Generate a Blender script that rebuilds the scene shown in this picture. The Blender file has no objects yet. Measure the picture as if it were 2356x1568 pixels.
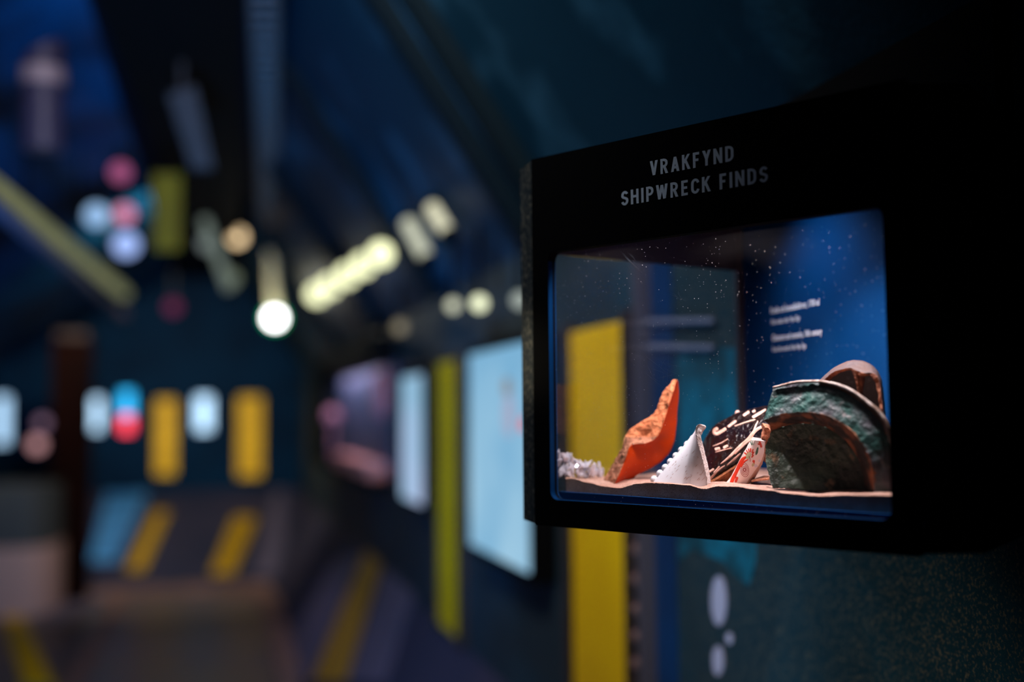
import bpy, bmesh, math, random
from mathutils import Vector, Matrix, noise
from mathutils.bvhtree import BVHTree
random.seed(7)
C = bpy.context.scene.collection
sc = bpy.context.scene

# ------------------------------------------------------------------ camera
FPX, CX, CY, E = 2618.0, 1178.0, 784.0, 1.5
YAW, PITCH, ROLL = math.radians(14.5), math.radians(3.6), math.radians(-0.5)
cam = bpy.data.cameras.new('camera'); cam.sensor_width = 36.0; cam.lens = 36.0*FPX/2356
cam_o = bpy.data.objects.new('camera', cam); C.objects.link(cam_o)
CM = Matrix.Translation((0, 0, E)) @ Matrix.Rotation(-YAW, 4, 'Z') @ Matrix.Rotation(math.pi/2+PITCH, 4, 'X') @ Matrix.Rotation(ROLL, 4, 'Z')
cam_o.matrix_world = CM
cam.clip_start = 0.02; cam.clip_end = 100
cam.dof.use_dof = True; cam.dof.focus_distance = 1.31; cam.dof.aperture_fstop = 1.12; cam.dof.aperture_blades = 0
sc.camera = cam_o
# ------------------------------------------------------------------ view, world
sc.view_settings.view_transform = 'Standard'; sc.view_settings.look = 'None'
sc.view_settings.gamma = 1.0; sc.view_settings.exposure = 0.0; sc.view_settings.use_curve_mapping = False
w = bpy.data.worlds.new('world'); sc.world = w; w.use_nodes = True
w.node_tree.nodes['Background'].inputs[0].default_value = (0.42, 0.38, 0.44, 1)
w.node_tree.nodes['Background'].inputs[1].default_value = 0.08
sc.cycles.use_denoising = True
sc.cycles.max_bounces = 8; sc.cycles.transparent_max_bounces = 16
sc.cycles.sample_clamp_indirect = 4.0; sc.cycles.caustics_reflective = False; sc.cycles.caustics_refractive = False

def light(kind, name, loc, target, power, color, size=0.3, size_y=None, cone=60, blend=0.5, spread=math.pi):
    l = bpy.data.lights.new(name, kind); l.energy = power; l.color = color
    if kind == 'AREA':
        l.size = size; l.spread = spread
        if size_y: l.shape = 'RECTANGLE'; l.size_y = size_y
    if kind == 'SPOT':
        l.spot_size = math.radians(cone); l.spot_blend = blend; l.shadow_soft_size = size
    o = bpy.data.objects.new(name, l); C.objects.link(o); o.location = loc
    d = Vector(target)-Vector(loc); o.rotation_euler = d.to_track_quat('-Z', 'Y').to_euler()
    return o
# unseen fill lights, added out of view to brighten the passage and walls
light('AREA', 'passage_fill', (-0.3, 2.2, E+1.35), (-0.3, 8.0, E-1.4), 34, (1.0, 0.86, 0.84), 0.6, 0.4)
light('AREA', 'end_fill', (-0.55, 7.6, E+1.35), (-0.55, 12.4, E-0.5), 75, (1.0, 0.84, 0.62), 0.5, 0.3, spread=math.radians(95))
light('AREA', 'wall_fill', (-0.2, 1.2, E+1.35), (0.9, 3.2, E-0.1), 10, (0.95, 0.92, 0.9), 0.4, 0.3, spread=math.radians(100))
light('SPOT', 'wall_fill_spot', (-0.5, 0.1, E-0.80), (0.88, 1.60, E-0.43), 70, (1.0, 0.86, 0.66), 0.03, cone=30, blend=1.0)
light('AREA', 'blue_fill', (-0.3, 2.2, E-0.9), (-1.3, 6.5, E+1.6), 60, (0.10, 0.42, 1.0), 0.5, 0.5, spread=math.radians(110))
light('AREA', 'blue_fill', (-0.2, 3.4, E-1.2), (0.7, 5.5, E+1.2), 4, (0.14, 0.42, 1.0), 0.5, 0.5)
light('SPOT', 'edge_fill_spot', (-0.3, 1.75, E+0.12), (0.387, 1.42, E+0.07), 16.0, (1.0, 0.85, 0.6), 0.02, cone=11, blend=.9)
light('SPOT', 'mural_fill_spot', (-0.5, 2.7, E+0.85), (0.88, 1.88, E-0.04), 27, (0.55, 0.85, 1.0), 0.05, cone=27, blend=1.0)
light('AREA', 'blue_fill', (0.1, 1.5, E-1.1), (0.88, 2.05, E+0.1), 0.9, (0.12, 0.6, 1.0), 0.3, 0.3, spread=math.radians(60))

# ------------------------------------------------------------------ pixel helpers
def W(px, py, dep):
    return CM @ Vector(((px-CX)/FPX*dep, -(py-CY)/FPX*dep, -dep))
CAMP = CM.translation.copy()
def hit(px, py, p0, n):
    d = (W(px, py, 1.0)-CAMP); n = Vector(n)
    return CAMP + d*((Vector(p0)-CAMP).dot(n)/d.dot(n))
def depth_of(p):
    return -(CM.inverted() @ Vector(p)).z

# ------------------------------------------------------------------ materials
def mk(name, col, rough=0.6, metal=0.0, spec=0.3, c2=None, scale=6.0, lo=0.4, hi=0.6, bump=0.0, bscale=60.0, coat=0.0, c3=None, s3=30.0, lo3=.6, hi3=.75, emis=None, es=0.0, detail=5.0):
    m = bpy.data.materials.new(name); m.use_nodes = True; nt = m.node_tree; N = nt.nodes; L = nt.links
    b = N['Principled BSDF']
    b.inputs['Base Color'].default_value = (*col, 1); b.inputs['Roughness'].default_value = rough
    b.inputs['Metallic'].default_value = metal; b.inputs['Specular IOR Level'].default_value = spec
    b.inputs['Coat Weight'].default_value = coat; b.inputs['Coat Roughness'].default_value = 0.08
    tc = N.new('ShaderNodeTexCoord')
    cur = None
    def nz(s):
        t = N.new('ShaderNodeTexNoise'); t.inputs['Scale'].default_value = s; t.inputs['Detail'].default_value = detail
        L.new(tc.outputs['Object'], t.inputs['Vector']); return t
    def ramp(src, a, b_):
        r = N.new('ShaderNodeMapRange'); r.inputs['From Min'].default_value = a; r.inputs['From Max'].default_value = b_
        L.new(src, r.inputs['Value']); return r.outputs['Result']
    def mix(f, A, B):
        x = N.new('ShaderNodeMix'); x.data_type = 'RGBA'; L.new(f, x.inputs[0])
        if isinstance(A, tuple): x.inputs[6].default_value = (*A, 1)
        else: L.new(A, x.inputs[6])
        x.inputs[7].default_value = (*B, 1); return x.outputs[2]
    if c2: cur = mix(ramp(nz(scale).outputs['Fac'], lo, hi), col, c2)
    if c3: cur = mix(ramp(nz(s3).outputs['Fac'], lo3, hi3), cur if cur else col, c3)
    if cur: L.new(cur, b.inputs['Base Color'])
    if bump:
        bp = N.new('ShaderNodeBump'); bp.inputs['Strength'].default_value = bump; bp.inputs['Distance'].default_value = 0.004
        L.new(nz(bscale).outputs['Fac'], bp.inputs['Height']); L.new(bp.outputs['Normal'], b.inputs['Normal'])
    if emis:
        b.inputs['Emission Color'].default_value = (*emis, 1); b.inputs['Emission Strength'].default_value = es
    return m
def emitter(name, a, s, b_=None, scale=3.0, lo=.35, hi=.65):
    m = bpy.data.materials.new(name); m.use_nodes = True; nt = m.node_tree; N = nt.nodes; L = nt.links
    for n in list(N):
        if n.type != 'OUTPUT_MATERIAL': N.remove(n)
    e = N.new('ShaderNodeEmission'); e.inputs[0].default_value = (*a, 1); e.inputs[1].default_value = s
    L.new(e.outputs[0], N['Material Output'].inputs[0])
    if b_:
        tc = N.new('ShaderNodeTexCoord'); t = N.new('ShaderNodeTexNoise'); t.inputs['Scale'].default_value = scale
        L.new(tc.outputs['Object'], t.inputs['Vector'])
        r = N.new('ShaderNodeMapRange'); r.inputs['From Min'].default_value = lo; r.inputs['From Max'].default_value = hi
        L.new(t.outputs['Fac'], r.inputs['Value'])
        x = N.new('ShaderNodeMix'); x.data_type = 'RGBA'; L.new(r.outputs[0], x.inputs[0])
        x.inputs[6].default_value = (*a, 1); x.inputs[7].default_value = (*b_, 1); L.new(x.outputs[2], e.inputs[0])
    return m
def glass(name, tint=(1, 1, 1), dust=0.0, refl=1.0):
    m = bpy.data.materials.new(name); m.use_nodes = True; nt = m.node_tree; N = nt.nodes; L = nt.links
    for n in list(N):
        if n.type != 'OUTPUT_MATERIAL': N.remove(n)
    t = N.new('ShaderNodeBsdfTransparent'); t.inputs[0].default_value = (*tint, 1)
    g = N.new('ShaderNodeBsdfGlossy'); g.inputs['Roughness'].default_value = 0.02
    f = N.new('ShaderNodeLayerWeight'); f.inputs[0].default_value = 0.5
    pw = N.new('ShaderNodeMath'); pw.operation = 'POWER'; pw.inputs[1].default_value = 5; L.new(f.outputs['Facing'], pw.inputs[0])
    ml = N.new('ShaderNodeMath'); ml.operation = 'MULTIPLY_ADD'; ml.inputs[1].default_value = .96*refl; ml.inputs[2].default_value = .04*refl; L.new(pw.outputs[0], ml.inputs[0])
    x = N.new('ShaderNodeMixShader'); L.new(ml.outputs[0], x.inputs[0]); L.new(t.outputs[0], x.inputs[1]); L.new(g.outputs[0], x.inputs[2])
    out = x.outputs[0]
    if dust:
        tc = N.new('ShaderNodeTexCoord')
        v = N.new('ShaderNodeTexVoronoi'); v.inputs['Scale'].default_value = 330; L.new(tc.outputs['Object'], v.inputs['Vector'])
        s = N.new('ShaderNodeSeparateColor'); L.new(v.outputs['Color'], s.inputs[0])
        # radius of each speck from its random colour, most of them zero
        r = N.new('ShaderNodeMapRange'); r.inputs['From Min'].default_value = 0.60; r.inputs['From Max'].default_value = 1.0
        r.inputs['To Min'].default_value = 0.0; r.inputs['To Max'].default_value = 0.13; L.new(s.outputs[0], r.inputs[0])
        lt = N.new('ShaderNodeMath'); lt.operation = 'LESS_THAN'; L.new(v.outputs['Distance'], lt.inputs[0]); L.new(r.outputs[0], lt.inputs[1])
        n2 = N.new('ShaderNodeTexNoise'); n2.inputs['Scale'].default_value = 6; L.new(tc.outputs['Object'], n2.inputs['Vector'])
        r2 = N.new('ShaderNodeMapRange'); r2.inputs['From Min'].default_value = .4; r2.inputs['From Max'].default_value = .75
        r2.inputs['To Max'].default_value = 0.0045; L.new(n2.outputs[0], r2.inputs[0])
        m1 = N.new('ShaderNodeMath'); m1.operation = 'MULTIPLY'; m1.inputs[1].default_value = dust; L.new(lt.outputs[0], m1.inputs[0])
        ad = N.new('ShaderNodeMath'); ad.operation = 'ADD'; L.new(m1.outputs[0], ad.inputs[0]); L.new(r2.outputs[0], ad.inputs[1])
        d = N.new('ShaderNodeBsdfTranslucent'); d.inputs[0].default_value = (.85, .85, .9, 1)
        y = N.new('ShaderNodeMixShader'); L.new(ad.outputs[0], y.inputs[0]); L.new(out, y.inputs[1]); L.new(d.outputs[0], y.inputs[2]); out = y.outputs[0]
    L.new(out, N['Material Output'].inputs[0]); return m

M = dict(
    wall=mk('dark_teal_paint', (.005, .022, .036), .55, spec=.10, c2=(.008, .045, .075), scale=2.2, lo=.45, hi=.7, bump=.6, bscale=70, c3=(.11, .10, .075), s3=260, lo3=.52, hi3=.72),
    farwall=mk('navy_end_wall_paint', (.001, .012, .034), .6, spec=.03, c2=(.001, .018, .05), scale=2),
    slopegrey=mk('dark_slope_paint', (.04, .04, .075), .6, spec=.05, c2=(.03, .035, .07), scale=2),
    hull=mk('hull_paint', (.002, .016, .031), .5, spec=.08, c2=(.018, .07, .12), scale=2.4, lo=.5, hi=.7, bump=.5, bscale=60, c3=(.02, .05, .07), s3=160, lo3=.66, hi3=.78),
    floor=mk('floor_coating', (.085, .075, .09), .4, c2=(.11, .09, .07), scale=1.1, bump=.1),
    trim=mk('rib_paint', (.002, .007, .011), .6, spec=.05),
    ceil=mk('ceiling_paint', (.001, .004, .009), .8, spec=.03),
    black=mk('black_powder_coat', (.0016, .0018, .0022), .75, spec=.05, bump=.05, bscale=900),
    fblack=mk('black_fascia_paint', (.0016, .0018, .0024), .8, spec=.04),
    textured=mk('rough_grey_edge', (.010, .018, .022), .7, spec=.2, c2=(.10, .10, .08), scale=160, lo=.5, hi=.62, bump=.6, bscale=300),
    yellow=mk('yellow_panel_paint', (.78, .50, .0), .6, spec=.2, c2=(.70, .42, .0), scale=5, lo=.3, hi=.7),
    blue=mk('blue_case_paint', (.0004, .035, .135), .6, spec=.06, bump=.08, bscale=900),
    brown=mk('brown_frame', (.035, .02, .014), .5, c2=(.02, .014, .012), scale=5),
    sand=mk('sand', (.84, .56, .47), .95, spec=.1, c2=(.72, .43, .34), scale=60, bump=1.0, bscale=1100, c3=(.25, .12, .09), s3=900, lo3=.58, hi3=.66),
    letter=mk('pale_grey_vinyl', (.55, .68, .85), .7, spec=.1),
    caption=mk('white_vinyl', (.85, .84, .95), .7, spec=.1),
    purple=mk('purple_grey_metal', (.07, .06, .08), .5),
    lilac=mk('lilac_grey_paint', (.12, .105, .17), .6, c2=(.09, .09, .15), scale=3),
    bluespill=mk('painted_screen_spill', (.08, .35, .75), .5, c2=(.04, .2, .5), scale=3),
    curb=mk('brown_rubber_edging', (.22, .13, .11), .6, c2=(.15, .09, .08), scale=4),
    greyseat=mk('grey_laminate', (.16, .17, .20), .5, c2=(.10, .12, .11), scale=2),
    mauve=mk('mauve_painted_steel', (.030, .018, .03), .5),
    copper=mk('copper_band', (.22, .12, .105), .4),
    metal=mk('brushed_steel', (.35, .36, .42), .35, metal=.8),
)

# ------------------------------------------------------------------ object helpers
def newobj(name, verts, faces, mats, parent=None, smooth=False, fmat=None, origin=None):
    vs = [Vector(v) for v in verts]
    if origin is None:
        lo = Vector((min(v[i] for v in vs) for i in range(3))); hi = Vector((max(v[i] for v in vs) for i in range(3)))
        origin = Vector(((lo.x+hi.x)/2, (lo.y+hi.y)/2, lo.z))
    origin = Vector(origin)
    me = bpy.data.meshes.new(name); me.from_pydata([v-origin for v in vs], [], faces)
    for m in (mats if isinstance(mats, (list, tuple)) else [mats]): me.materials.append(m)
    if fmat: me.polygons.foreach_set('material_index', fmat)
    bm = bmesh.new(); bm.from_mesh(me); bmesh.ops.recalc_face_normals(bm, faces=bm.faces); bm.to_mesh(me); bm.free()
    if smooth: me.polygons.foreach_set('use_smooth', [True]*len(me.polygons))
    me.update()
    o = bpy.data.objects.new(name, me); C.objects.link(o)
    o.location = origin
    if parent is not None:
        o.parent = parent; o.location = origin - wloc(parent)
    return o
def wloc(o):
    v = Vector(o.location)
    while o.parent: o = o.parent; v += Vector(o.location)
    return v
def tag(o, label, cat, group=None, kind=None):
    if label: o['label'] = label
    if cat: o['category'] = cat
    if group: o['group'] = group
    if kind: o['kind'] = kind
    return o
def thing(name, loc, label, cat, group=None):
    o = bpy.data.objects.new(name, None); C.objects.link(o); o.location = loc; o.empty_display_size = .1
    return tag(o, label, cat, group)
def struct(o, label=None, cat='structure'):
    o['kind'] = 'structure'
    if label: o['label'] = label
    o['category'] = cat
    return o
class MB:
    def __init__(s): s.v = []; s.f = []; s.m = []
    def add(s, vs, fs, mi=0):
        n = len(s.v); s.v += [Vector(v) for v in vs]; s.f += [tuple(i+n for i in f) for f in fs]; s.m += [mi]*len(fs)
    def hexa(s, p, mi=0):   # 8 corners: bottom 4 then top 4
        s.add(p, [(0, 3, 2, 1), (4, 5, 6, 7), (0, 1, 5, 4), (1, 2, 6, 5), (2, 3, 7, 6), (3, 0, 4, 7)], mi)
    def box(s, a, b, mi=0):
        x0, y0, z0 = a; x1, y1, z1 = b
        s.hexa([(x0, y0, z0), (x1, y0, z0), (x1, y1, z0), (x0, y1, z0), (x0, y0, z1), (x1, y0, z1), (x1, y1, z1), (x0, y1, z1)], mi)
    def prism(s, poly, z0, z1, mi=0):
        n = len(poly); s.add([(p[0], p[1], z0) for p in poly]+[(p[0], p[1], z1) for p in poly],
              [tuple(range(n))[::-1], tuple(range(n, 2*n))]+[(i, (i+1) % n, n+(i+1) % n, n+i) for i in range(n)], mi)
    def slab(s, quad, off, mi=0):  # a quad thickened by a vector
        q = [Vector(v) for v in quad]; off = Vector(off); s.hexa(q+[v+off for v in q], mi)
    def tube(s, pts, rads, n=14, mi=0, cap=True):
        pts = [Vector(p) for p in pts]
        if not isinstance(rads, (list, tuple)): rads = [rads]*len(pts)
        vs = []; fs = []
        up = Vector((0, 0, 1))
        t0 = (pts[-1]-pts[0]).normalized()
        if abs(t0.z) > .9: up = Vector((1, 0, 0))
        for i, p in enumerate(pts):
            t = (pts[min(i+1, len(pts)-1)]-pts[max(i-1, 0)]).normalized()
            a = t.cross(up).normalized(); b = t.cross(a)
            for k in range(n):
                th = 2*math.pi*k/n; vs.append(p+(a*math.cos(th)+b*math.sin(th))*rads[i])
        for i in range(len(pts)-1):
            for k in range(n): fs.append((i*n+k, i*n+(k+1) % n, (i+1)*n+(k+1) % n, (i+1)*n+k))
        if cap: fs.append(tuple(range(n))[::-1]); fs.append(tuple(range((len(pts)-1)*n, len(pts)*n)))
        s.add(vs, fs, mi)
    def ball(s, c, r, n=10, sc_=(1, 1, 1), mi=0):
        c = Vector(c); vs = [c+Vector((0, 0, r*sc_[2]))]; fs = []
        for i in range(1, n):
            a = math.pi*i/n
            for k in range(2*n):
                b = math.pi*k/n; vs.append(c+Vector((r*sc_[0]*math.sin(a)*math.cos(b), r*sc_[1]*math.sin(a)*math.sin(b), r*sc_[2]*math.cos(a))))
        vs.append(c-Vector((0, 0, r*sc_[2]))); m = 2*n
        for k in range(m): fs.append((0, 1+k, 1+(k+1) % m))
        for i in range(n-2):
            for k in range(m): fs.append((1+i*m+k, 1+(i+1)*m+k, 1+(i+1)*m+(k+1) % m, 1+i*m+(k+1) % m))
        for k in range(m): fs.append((len(vs)-1, 1+(n-2)*m+(k+1) % m, 1+(n-2)*m+k))
        s.add(vs, fs, mi)
    def build(s, name, mats, parent=None, smooth=False, bevel=0, origin=None):
        o = newobj(name, s.v, s.f, mats, parent, smooth, s.m, origin)
        if bevel:
            b = o.modifiers.new('bevel', 'BEVEL'); b.width = bevel; b.segments = 3; b.limit_method = 'ANGLE'
        return o

# ================================================================== ROOM
ZK, ZC = E+.475, E+1.45
XR, XL = .88, -2.2
Y0, YF = -1.0, 12.5
m = MB(); m.box((-2.6, Y0, -.1), (1.6, YF+.3, 0)); struct(m.build('floor', M['floor']), 'grey floor of the passage', 'floor')
m = MB(); m.box((XR, Y0, E-.85), (XR+.12, YF+.1, ZK)); struct(m.build('wall_right', M['wall']), 'dark teal painted wall behind the glass case', 'wall')
def slope(name, a, b, mat, off, lab, y0=Y0, y1=YF+.1):
    m = MB(); m.slab([(a[0], y0, a[1]), (b[0], y0, b[1]), (b[0], y1, b[1]), (a[0], y1, a[1])], off); return struct(m.build(name, mat), lab, 'wall')
XA = .45; XB = -1.75; XE = -.82
slope('wall_right_lower', (XR, E-.85), (XA, 0), M['slopegrey'], (.1, 0, -.06), 'sloping lower part of the right wall')
slope('wall_right_upper', (XR, ZK), (.23, ZC), M['hull'], (.1, 0, .06), 'dark teal wall sloping inward above the glass case')
m = MB(); m.box((XL-.12, Y0, E-.85), (XL, YF+.1, ZK)); struct(m.build('wall_left', M['farwall']), 'dark wall at the left of the passage', 'wall')
slope('wall_left_lower', (XL, E-.85), (XB, 0), M['slopegrey'], (-.1, 0, -.06), 'sloping lower part of the left wall')
slope('wall_left_upper', (XL, ZK), (-.45, ZC), mk('blue_hull_paint', (.002, .05, .13), .6, spec=.03, c2=(.001, .008, .02), scale=1.2, lo=.4, hi=.65), (-.1, 0, .06), 'blue lit sloping upper part of the left wall')
m = MB(); m.box((-.55, Y0, ZC), (.33, YF+.1, ZC+.1)); struct(m.build('ceiling', M['ceil']), 'black ceiling of the passage', 'ceiling')
m = MB(); m.box((-2.6, YF, E-.80), (1.3, YF+.15, ZC)); struct(m.build('wall_far', M['farwall']), 'dark blue end wall of the passage', 'wall')
AP = [Vector((-2.3, YF, E-.80)), Vector((1.3, YF, E-.80)), Vector((1.3, 10.3, .0)), Vector((-2.3, 10.3, .0))]
m = MB(); m.slab(AP, (0, .1, -.1)); struct(m.build('wall_far_lower', M['slopegrey']), 'sloping foot of the end wall', 'wall')
APN = (AP[1]-AP[0]).cross(AP[3]-AP[0]).normalized()
if APN.y > 0: APN = -APN

# ribs across the sloping walls
def rib(ya, yb, n, d=.045):
    m = MB()
    prof = [(XR, E-.85), (XR, ZK), (.23, ZC)]
    inn = [(XR-d, E-.85), (XR-d, ZK-.02), (.23-.02, ZC-d)]
    rng = range(0, 2)
    for i in rng:
        p = prof[i]; q = prof[i+1]; pi = inn[i]; qi = inn[i+1]
        if i == 0: continue
        m.hexa([(p[0], ya, p[1]), (q[0], ya, q[1]), (qi[0], ya, qi[1]), (pi[0], ya, pi[1]),
                (p[0], yb, p[1]), (q[0], yb, q[1]), (qi[0], yb, qi[1]), (pi[0], yb, pi[1])])
    return struct(m.build('trim_%d' % n, M['trim']), 'dark rib crossing the sloping upper walls', 'trim')
for i, (a, b) in enumerate([(2.76, 2.84), (3.0, 3.1), (4.5, 4.62), (6.2, 6.35), (8.2, 8.35), (10.4, 10.6)]): rib(a, b, i+1)
m = MB(); m.box((XA-.11, 2.0, 0), (XA, 10.2, .03)); struct(m.build('trim_7', M['curb'], bevel=.008), 'brown edging along the right foot of the wall', 'trim')
m = MB(); m.box((XE, 2.0, 0), (XE+.11, 10.2, .03)); struct(m.build('trim_8', M['curb'], bevel=.008), 'brown edging along the left side of the floor', 'trim')
m = MB(); m.box((XB, 10.0, 0), (XA, 10.3, .05)); struct(m.build('trim_9', M['curb'], bevel=.01), 'brown edging at the foot of the end wall', 'trim')
# curved edging in the right far corner
cv = [(hit(x, y, (0, 0, .02), (0, 0, 1))) for x, y in ((420, 1352), (520, 1355), (600, 1368), (650, 1390), (675, 1425), (690, 1480), (705, 1560))]
m = MB()
for a, b in zip(cv, cv[1:]):
    t = (b-a).normalized(); s_ = t.cross(Vector((0, 0, 1)))*.09
    m.hexa([a-s_-Vector((0, 0, .02)), b-s_-Vector((0, 0, .02)), b+s_-Vector((0, 0, .02)), a+s_-Vector((0, 0, .02)), a-s_+Vector((0, 0, .03)), b-s_+Vector((0, 0, .03)), b+s_+Vector((0, 0, .03)), a+s_+Vector((0, 0, .03))])
struct(m.build('trim_10', M['curb']), 'curved brown floor edging in the far corner', 'trim')

# ================================================================== DISPLAY CASE
PL0, PR0 = Vector((.403, 1.362)), Vector((.635, .989))
dv = (PR0-PL0).normalized(); nv = Vector((-dv.y*-1, dv.x*-1)) if False else Vector((dv.y, -dv.x))
if nv.dot(-PL0) < 0: nv = -nv
D3 = Vector((dv.x, dv.y, 0)); N3 = Vector((nv.x, nv.y, 0)); SW = (PR0-PL0).length
def F(s, z, off=0.0):   # point on the case front: s along, z above eye, off outwards
    return Vector((PL0.x, PL0.y, E+z)) + D3*s + N3*off
def onface(px, py, off=0.0):
    p = hit(px, py, F(0, 0, off), N3); return (p-F(0, 0, off)).dot(D3), p.z-E
TH = .014
s0, s1, z0, z1 = -.004, SW+.001, -.108, .2007
A2 = F(-.031, 0); B2 = F(SW+.026, 0)
case = thing('display_case', (.6, 1.25, E-.141), 'black wall-mounted glass display case with lettered front, holding pottery pieces on sand', 'display case')
ZB, ZT = -.141, .3235
# front fascia: outer rectangle with a rounded window
def rrect(a, b, c, d, r, n=6):
    pts = []
    for cx_, cy_, t0 in ((b-r, d-r, 0), (a+r, d-r, 90), (a+r, c+r, 180), (b-r, c+r, 270)):
        for k in range(n+1):
            t = math.radians(t0+90*k/n); pts.append((cx_+r*math.cos(t), cy_+r*math.sin(t)))
    return pts
inner = rrect(s0, s1, z0, z1, .011)
oa, ob = -.031, SW+.026
outer = []
for (x, y) in inner:
    cx_, cy_ = (s0+s1)/2, (z0+z1)/2
    dx, dy = x-cx_, y-cy_
    t = min(((ob-cx_)/dx if dx > 0 else (oa-cx_)/dx) if dx else 9, ((ZT-cy_)/dy if dy > 0 else (ZB-cy_)/dy) if dy else 9)
    outer.append((cx_+dx*t, cy_+dy*t))
# snap outer ring to true corners
def snap(corner):
    i = min(range(len(outer)), key=lambda k: (outer[k][0]-corner[0])**2+(outer[k][1]-corner[1])**2); outer[i] = corner
for c_ in ((ob, ZT), (oa, ZT), (oa, ZB), (ob, ZB)): snap(c_)
n = len(inner); m = MB()
vs = [F(*p) for p in outer]+[F(*p) for p in inner]+[F(p[0], p[1], -TH) for p in inner]+[F(p[0], p[1], -TH) for p in outer]
fs = []
mi = []
for i in range(n):
    j = (i+1) % n
    m.add([vs[i], vs[j], vs[n+j], vs[n+i]], [(0, 1, 2, 3)], 0)
    lit_side = inner[i][0] < s0+.012 and inner[j][0] < s0+.012 and inner[i][1] < z1-.012+.02*(inner[j][1] < 0) or (inner[i][1] < z0+.012 and inner[j][1] < z0+.012)
    m.add([vs[n+i], vs[n+j], vs[2*n+j], vs[2*n+i]], [(0, 1, 2, 3)], 1 if lit_side else 0)  # reveal painted blue on its lit sides, black on the shaded ones
    m.add([vs[2*n+i], vs[2*n+j], vs[3*n+j], vs[3*n+i]], [(0, 1, 2, 3)], 0)
    m.add([vs[3*n+i], vs[3*n+j], vs[j], vs[i]], [(0, 1, 2, 3)], 0)
fascia = m.build('front_fascia', [M['fblack'], M['blue']], case)
# textured return of the left edge
m = MB(); ax, ay = A2.x, A2.y
m.hexa([(ax, ay, E+ZB+.002), (ax+.010, ay+.004, E+ZB+.002), (ax+.010, ay+.055, E+ZB+.002), (ax, ay+.055, E+ZB+.002),
        (ax, ay, E+ZT-.002), (ax+.010, ay+.004, E+ZT-.002), (ax+.010, ay+.055, E+ZT-.002), (ax, ay+.055, E+ZT-.002)])
m.build('side_return', M['textured'], case)
G_ = Vector((.418, 1.404)); FB = Vector((.757, 1.537))   # side pane ends
foot = [(ax+.012, ay), (B2.x-.004, B2.y+.004), (.72, .963), (XR-.001, 1.10), (XR-.001, 1.60), (.77, 1.58), (.757, 1.545), (.418, 1.412)]
def inset_front(poly, d):  # move the two front points back behind the fascia
    p = [Vector(q) for q in poly]; p[0] = p[0]-nv*d; p[1] = p[1]-nv*d; return p
ft = inset_front(foot, TH+.0005)
m = MB(); m.prism(ft, E+ZB+.001, E-.112); m.build('base', M['black'], case)
m = MB(); m.prism(ft, E+ZT-.012, E+ZT-.001); m.build('lid', M['black'], case)
m = MB(); m.prism([ft[1], (.72, .963), (XR-.001, 1.10), (XR-.001, 1.135), (.752, 1.10), (.70, 1.005), ], E-.111, E+ZT-.0125); m.build('end_cheek', M['black'], case)
m = MB(); m.prism([(.766, 1.13), (XR-.001, 1.15), (XR-.001, 1.59), (.766, 1.565)], E-.111, E+ZT-.0125); m.build('wall_mount', M['black'], case)
m = MB(); m.box((.750, 1.11, E-.111), (.765, 1.533, E+ZT-.0125)); back = m.build('back_panel', M['blue'], case)
back['label'] = 'blue back panel with a small white caption'
m = MB(); m.box((.742, 1.534, E-.111), (.765, 1.548, E+ZT-.0125)); m.build('corner_post', M['purple'], case, bevel=.002)
m = MB(); m.box((XR-.03, -.6, E-.139), (XR-.0005, 1.06, ZK)); m.box((XR-.03, 1.0905, E+ZT), (XR-.0005, 1.60, ZK)); bb = m.build('back_board', M['black'])
tag(bb, 'black board on the wall above and beside the glass case', 'board')
# header above the side pane
def wallbetween(a, b, za, zb, th=.006):
    a = Vector(a); b = Vector(b); t = (b-a).normalized(); q = Vector((-t.y, t.x))*th
    mm = MB(); mm.hexa([(a.x, a.y, za), (b.x, b.y, za), (b.x+q.x, b.y+q.y, za), (a.x+q.x, a.y+q.y, za), (a.x, a.y, zb), (b.x, b.y, zb), (b.x+q.x, b.y+q.y, zb), (a.x+q.x, a.y+q.y, zb)]); return mm
wallbetween(G_, (.741, 1.531), E+.205, E+ZT-.013).build('side_header', M['purple'], case)
GM = glass('display_glass', dust=.55, refl=.5); GS = glass('side_glass', tint=(.96, .98, 1), refl=1.0)
wallbetween(G_, (.741, 1.531), E-.110, E+.2045, .004).build('side_pane', GS, case)
m = MB(); q = inner
fr = rrect(s0+.0004, s1-.0004, z0+.0004, z1-.0004, .011)
m.add([F(a, b, -TH+.002) for a, b in fr]+[F(a, b, -TH+.006) for a, b in fr], [tuple(range(n)), tuple(range(n, 2*n))[::-1]])
m.add([F(a, b, -TH+.002) for a, b in fr]+[F(a, b, -TH+.006) for a, b in fr], [(i, (i+1) % n, n+(i+1) % n, n+i) for i in range(n)], 1)
m.build('front_pane', [GM, M['black']], case)
# blue tray lip in front of the sand
m = MB(); a_, b_ = s0+.001, s1-.001
m.hexa([F(a_, -.1115, -TH-.006), F(b_, -.1115, -TH-.006), F(b_, -.1115, -TH-.001), F(a_, -.1115, -TH-.001), F(a_, -.0988, -TH-.006), F(b_, -.1035, -TH-.006), F(b_, -.1035, -TH-.001), F(a_, -.0988, -TH-.001)])
m.build('tray_lip', M['blue'], case)
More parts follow.
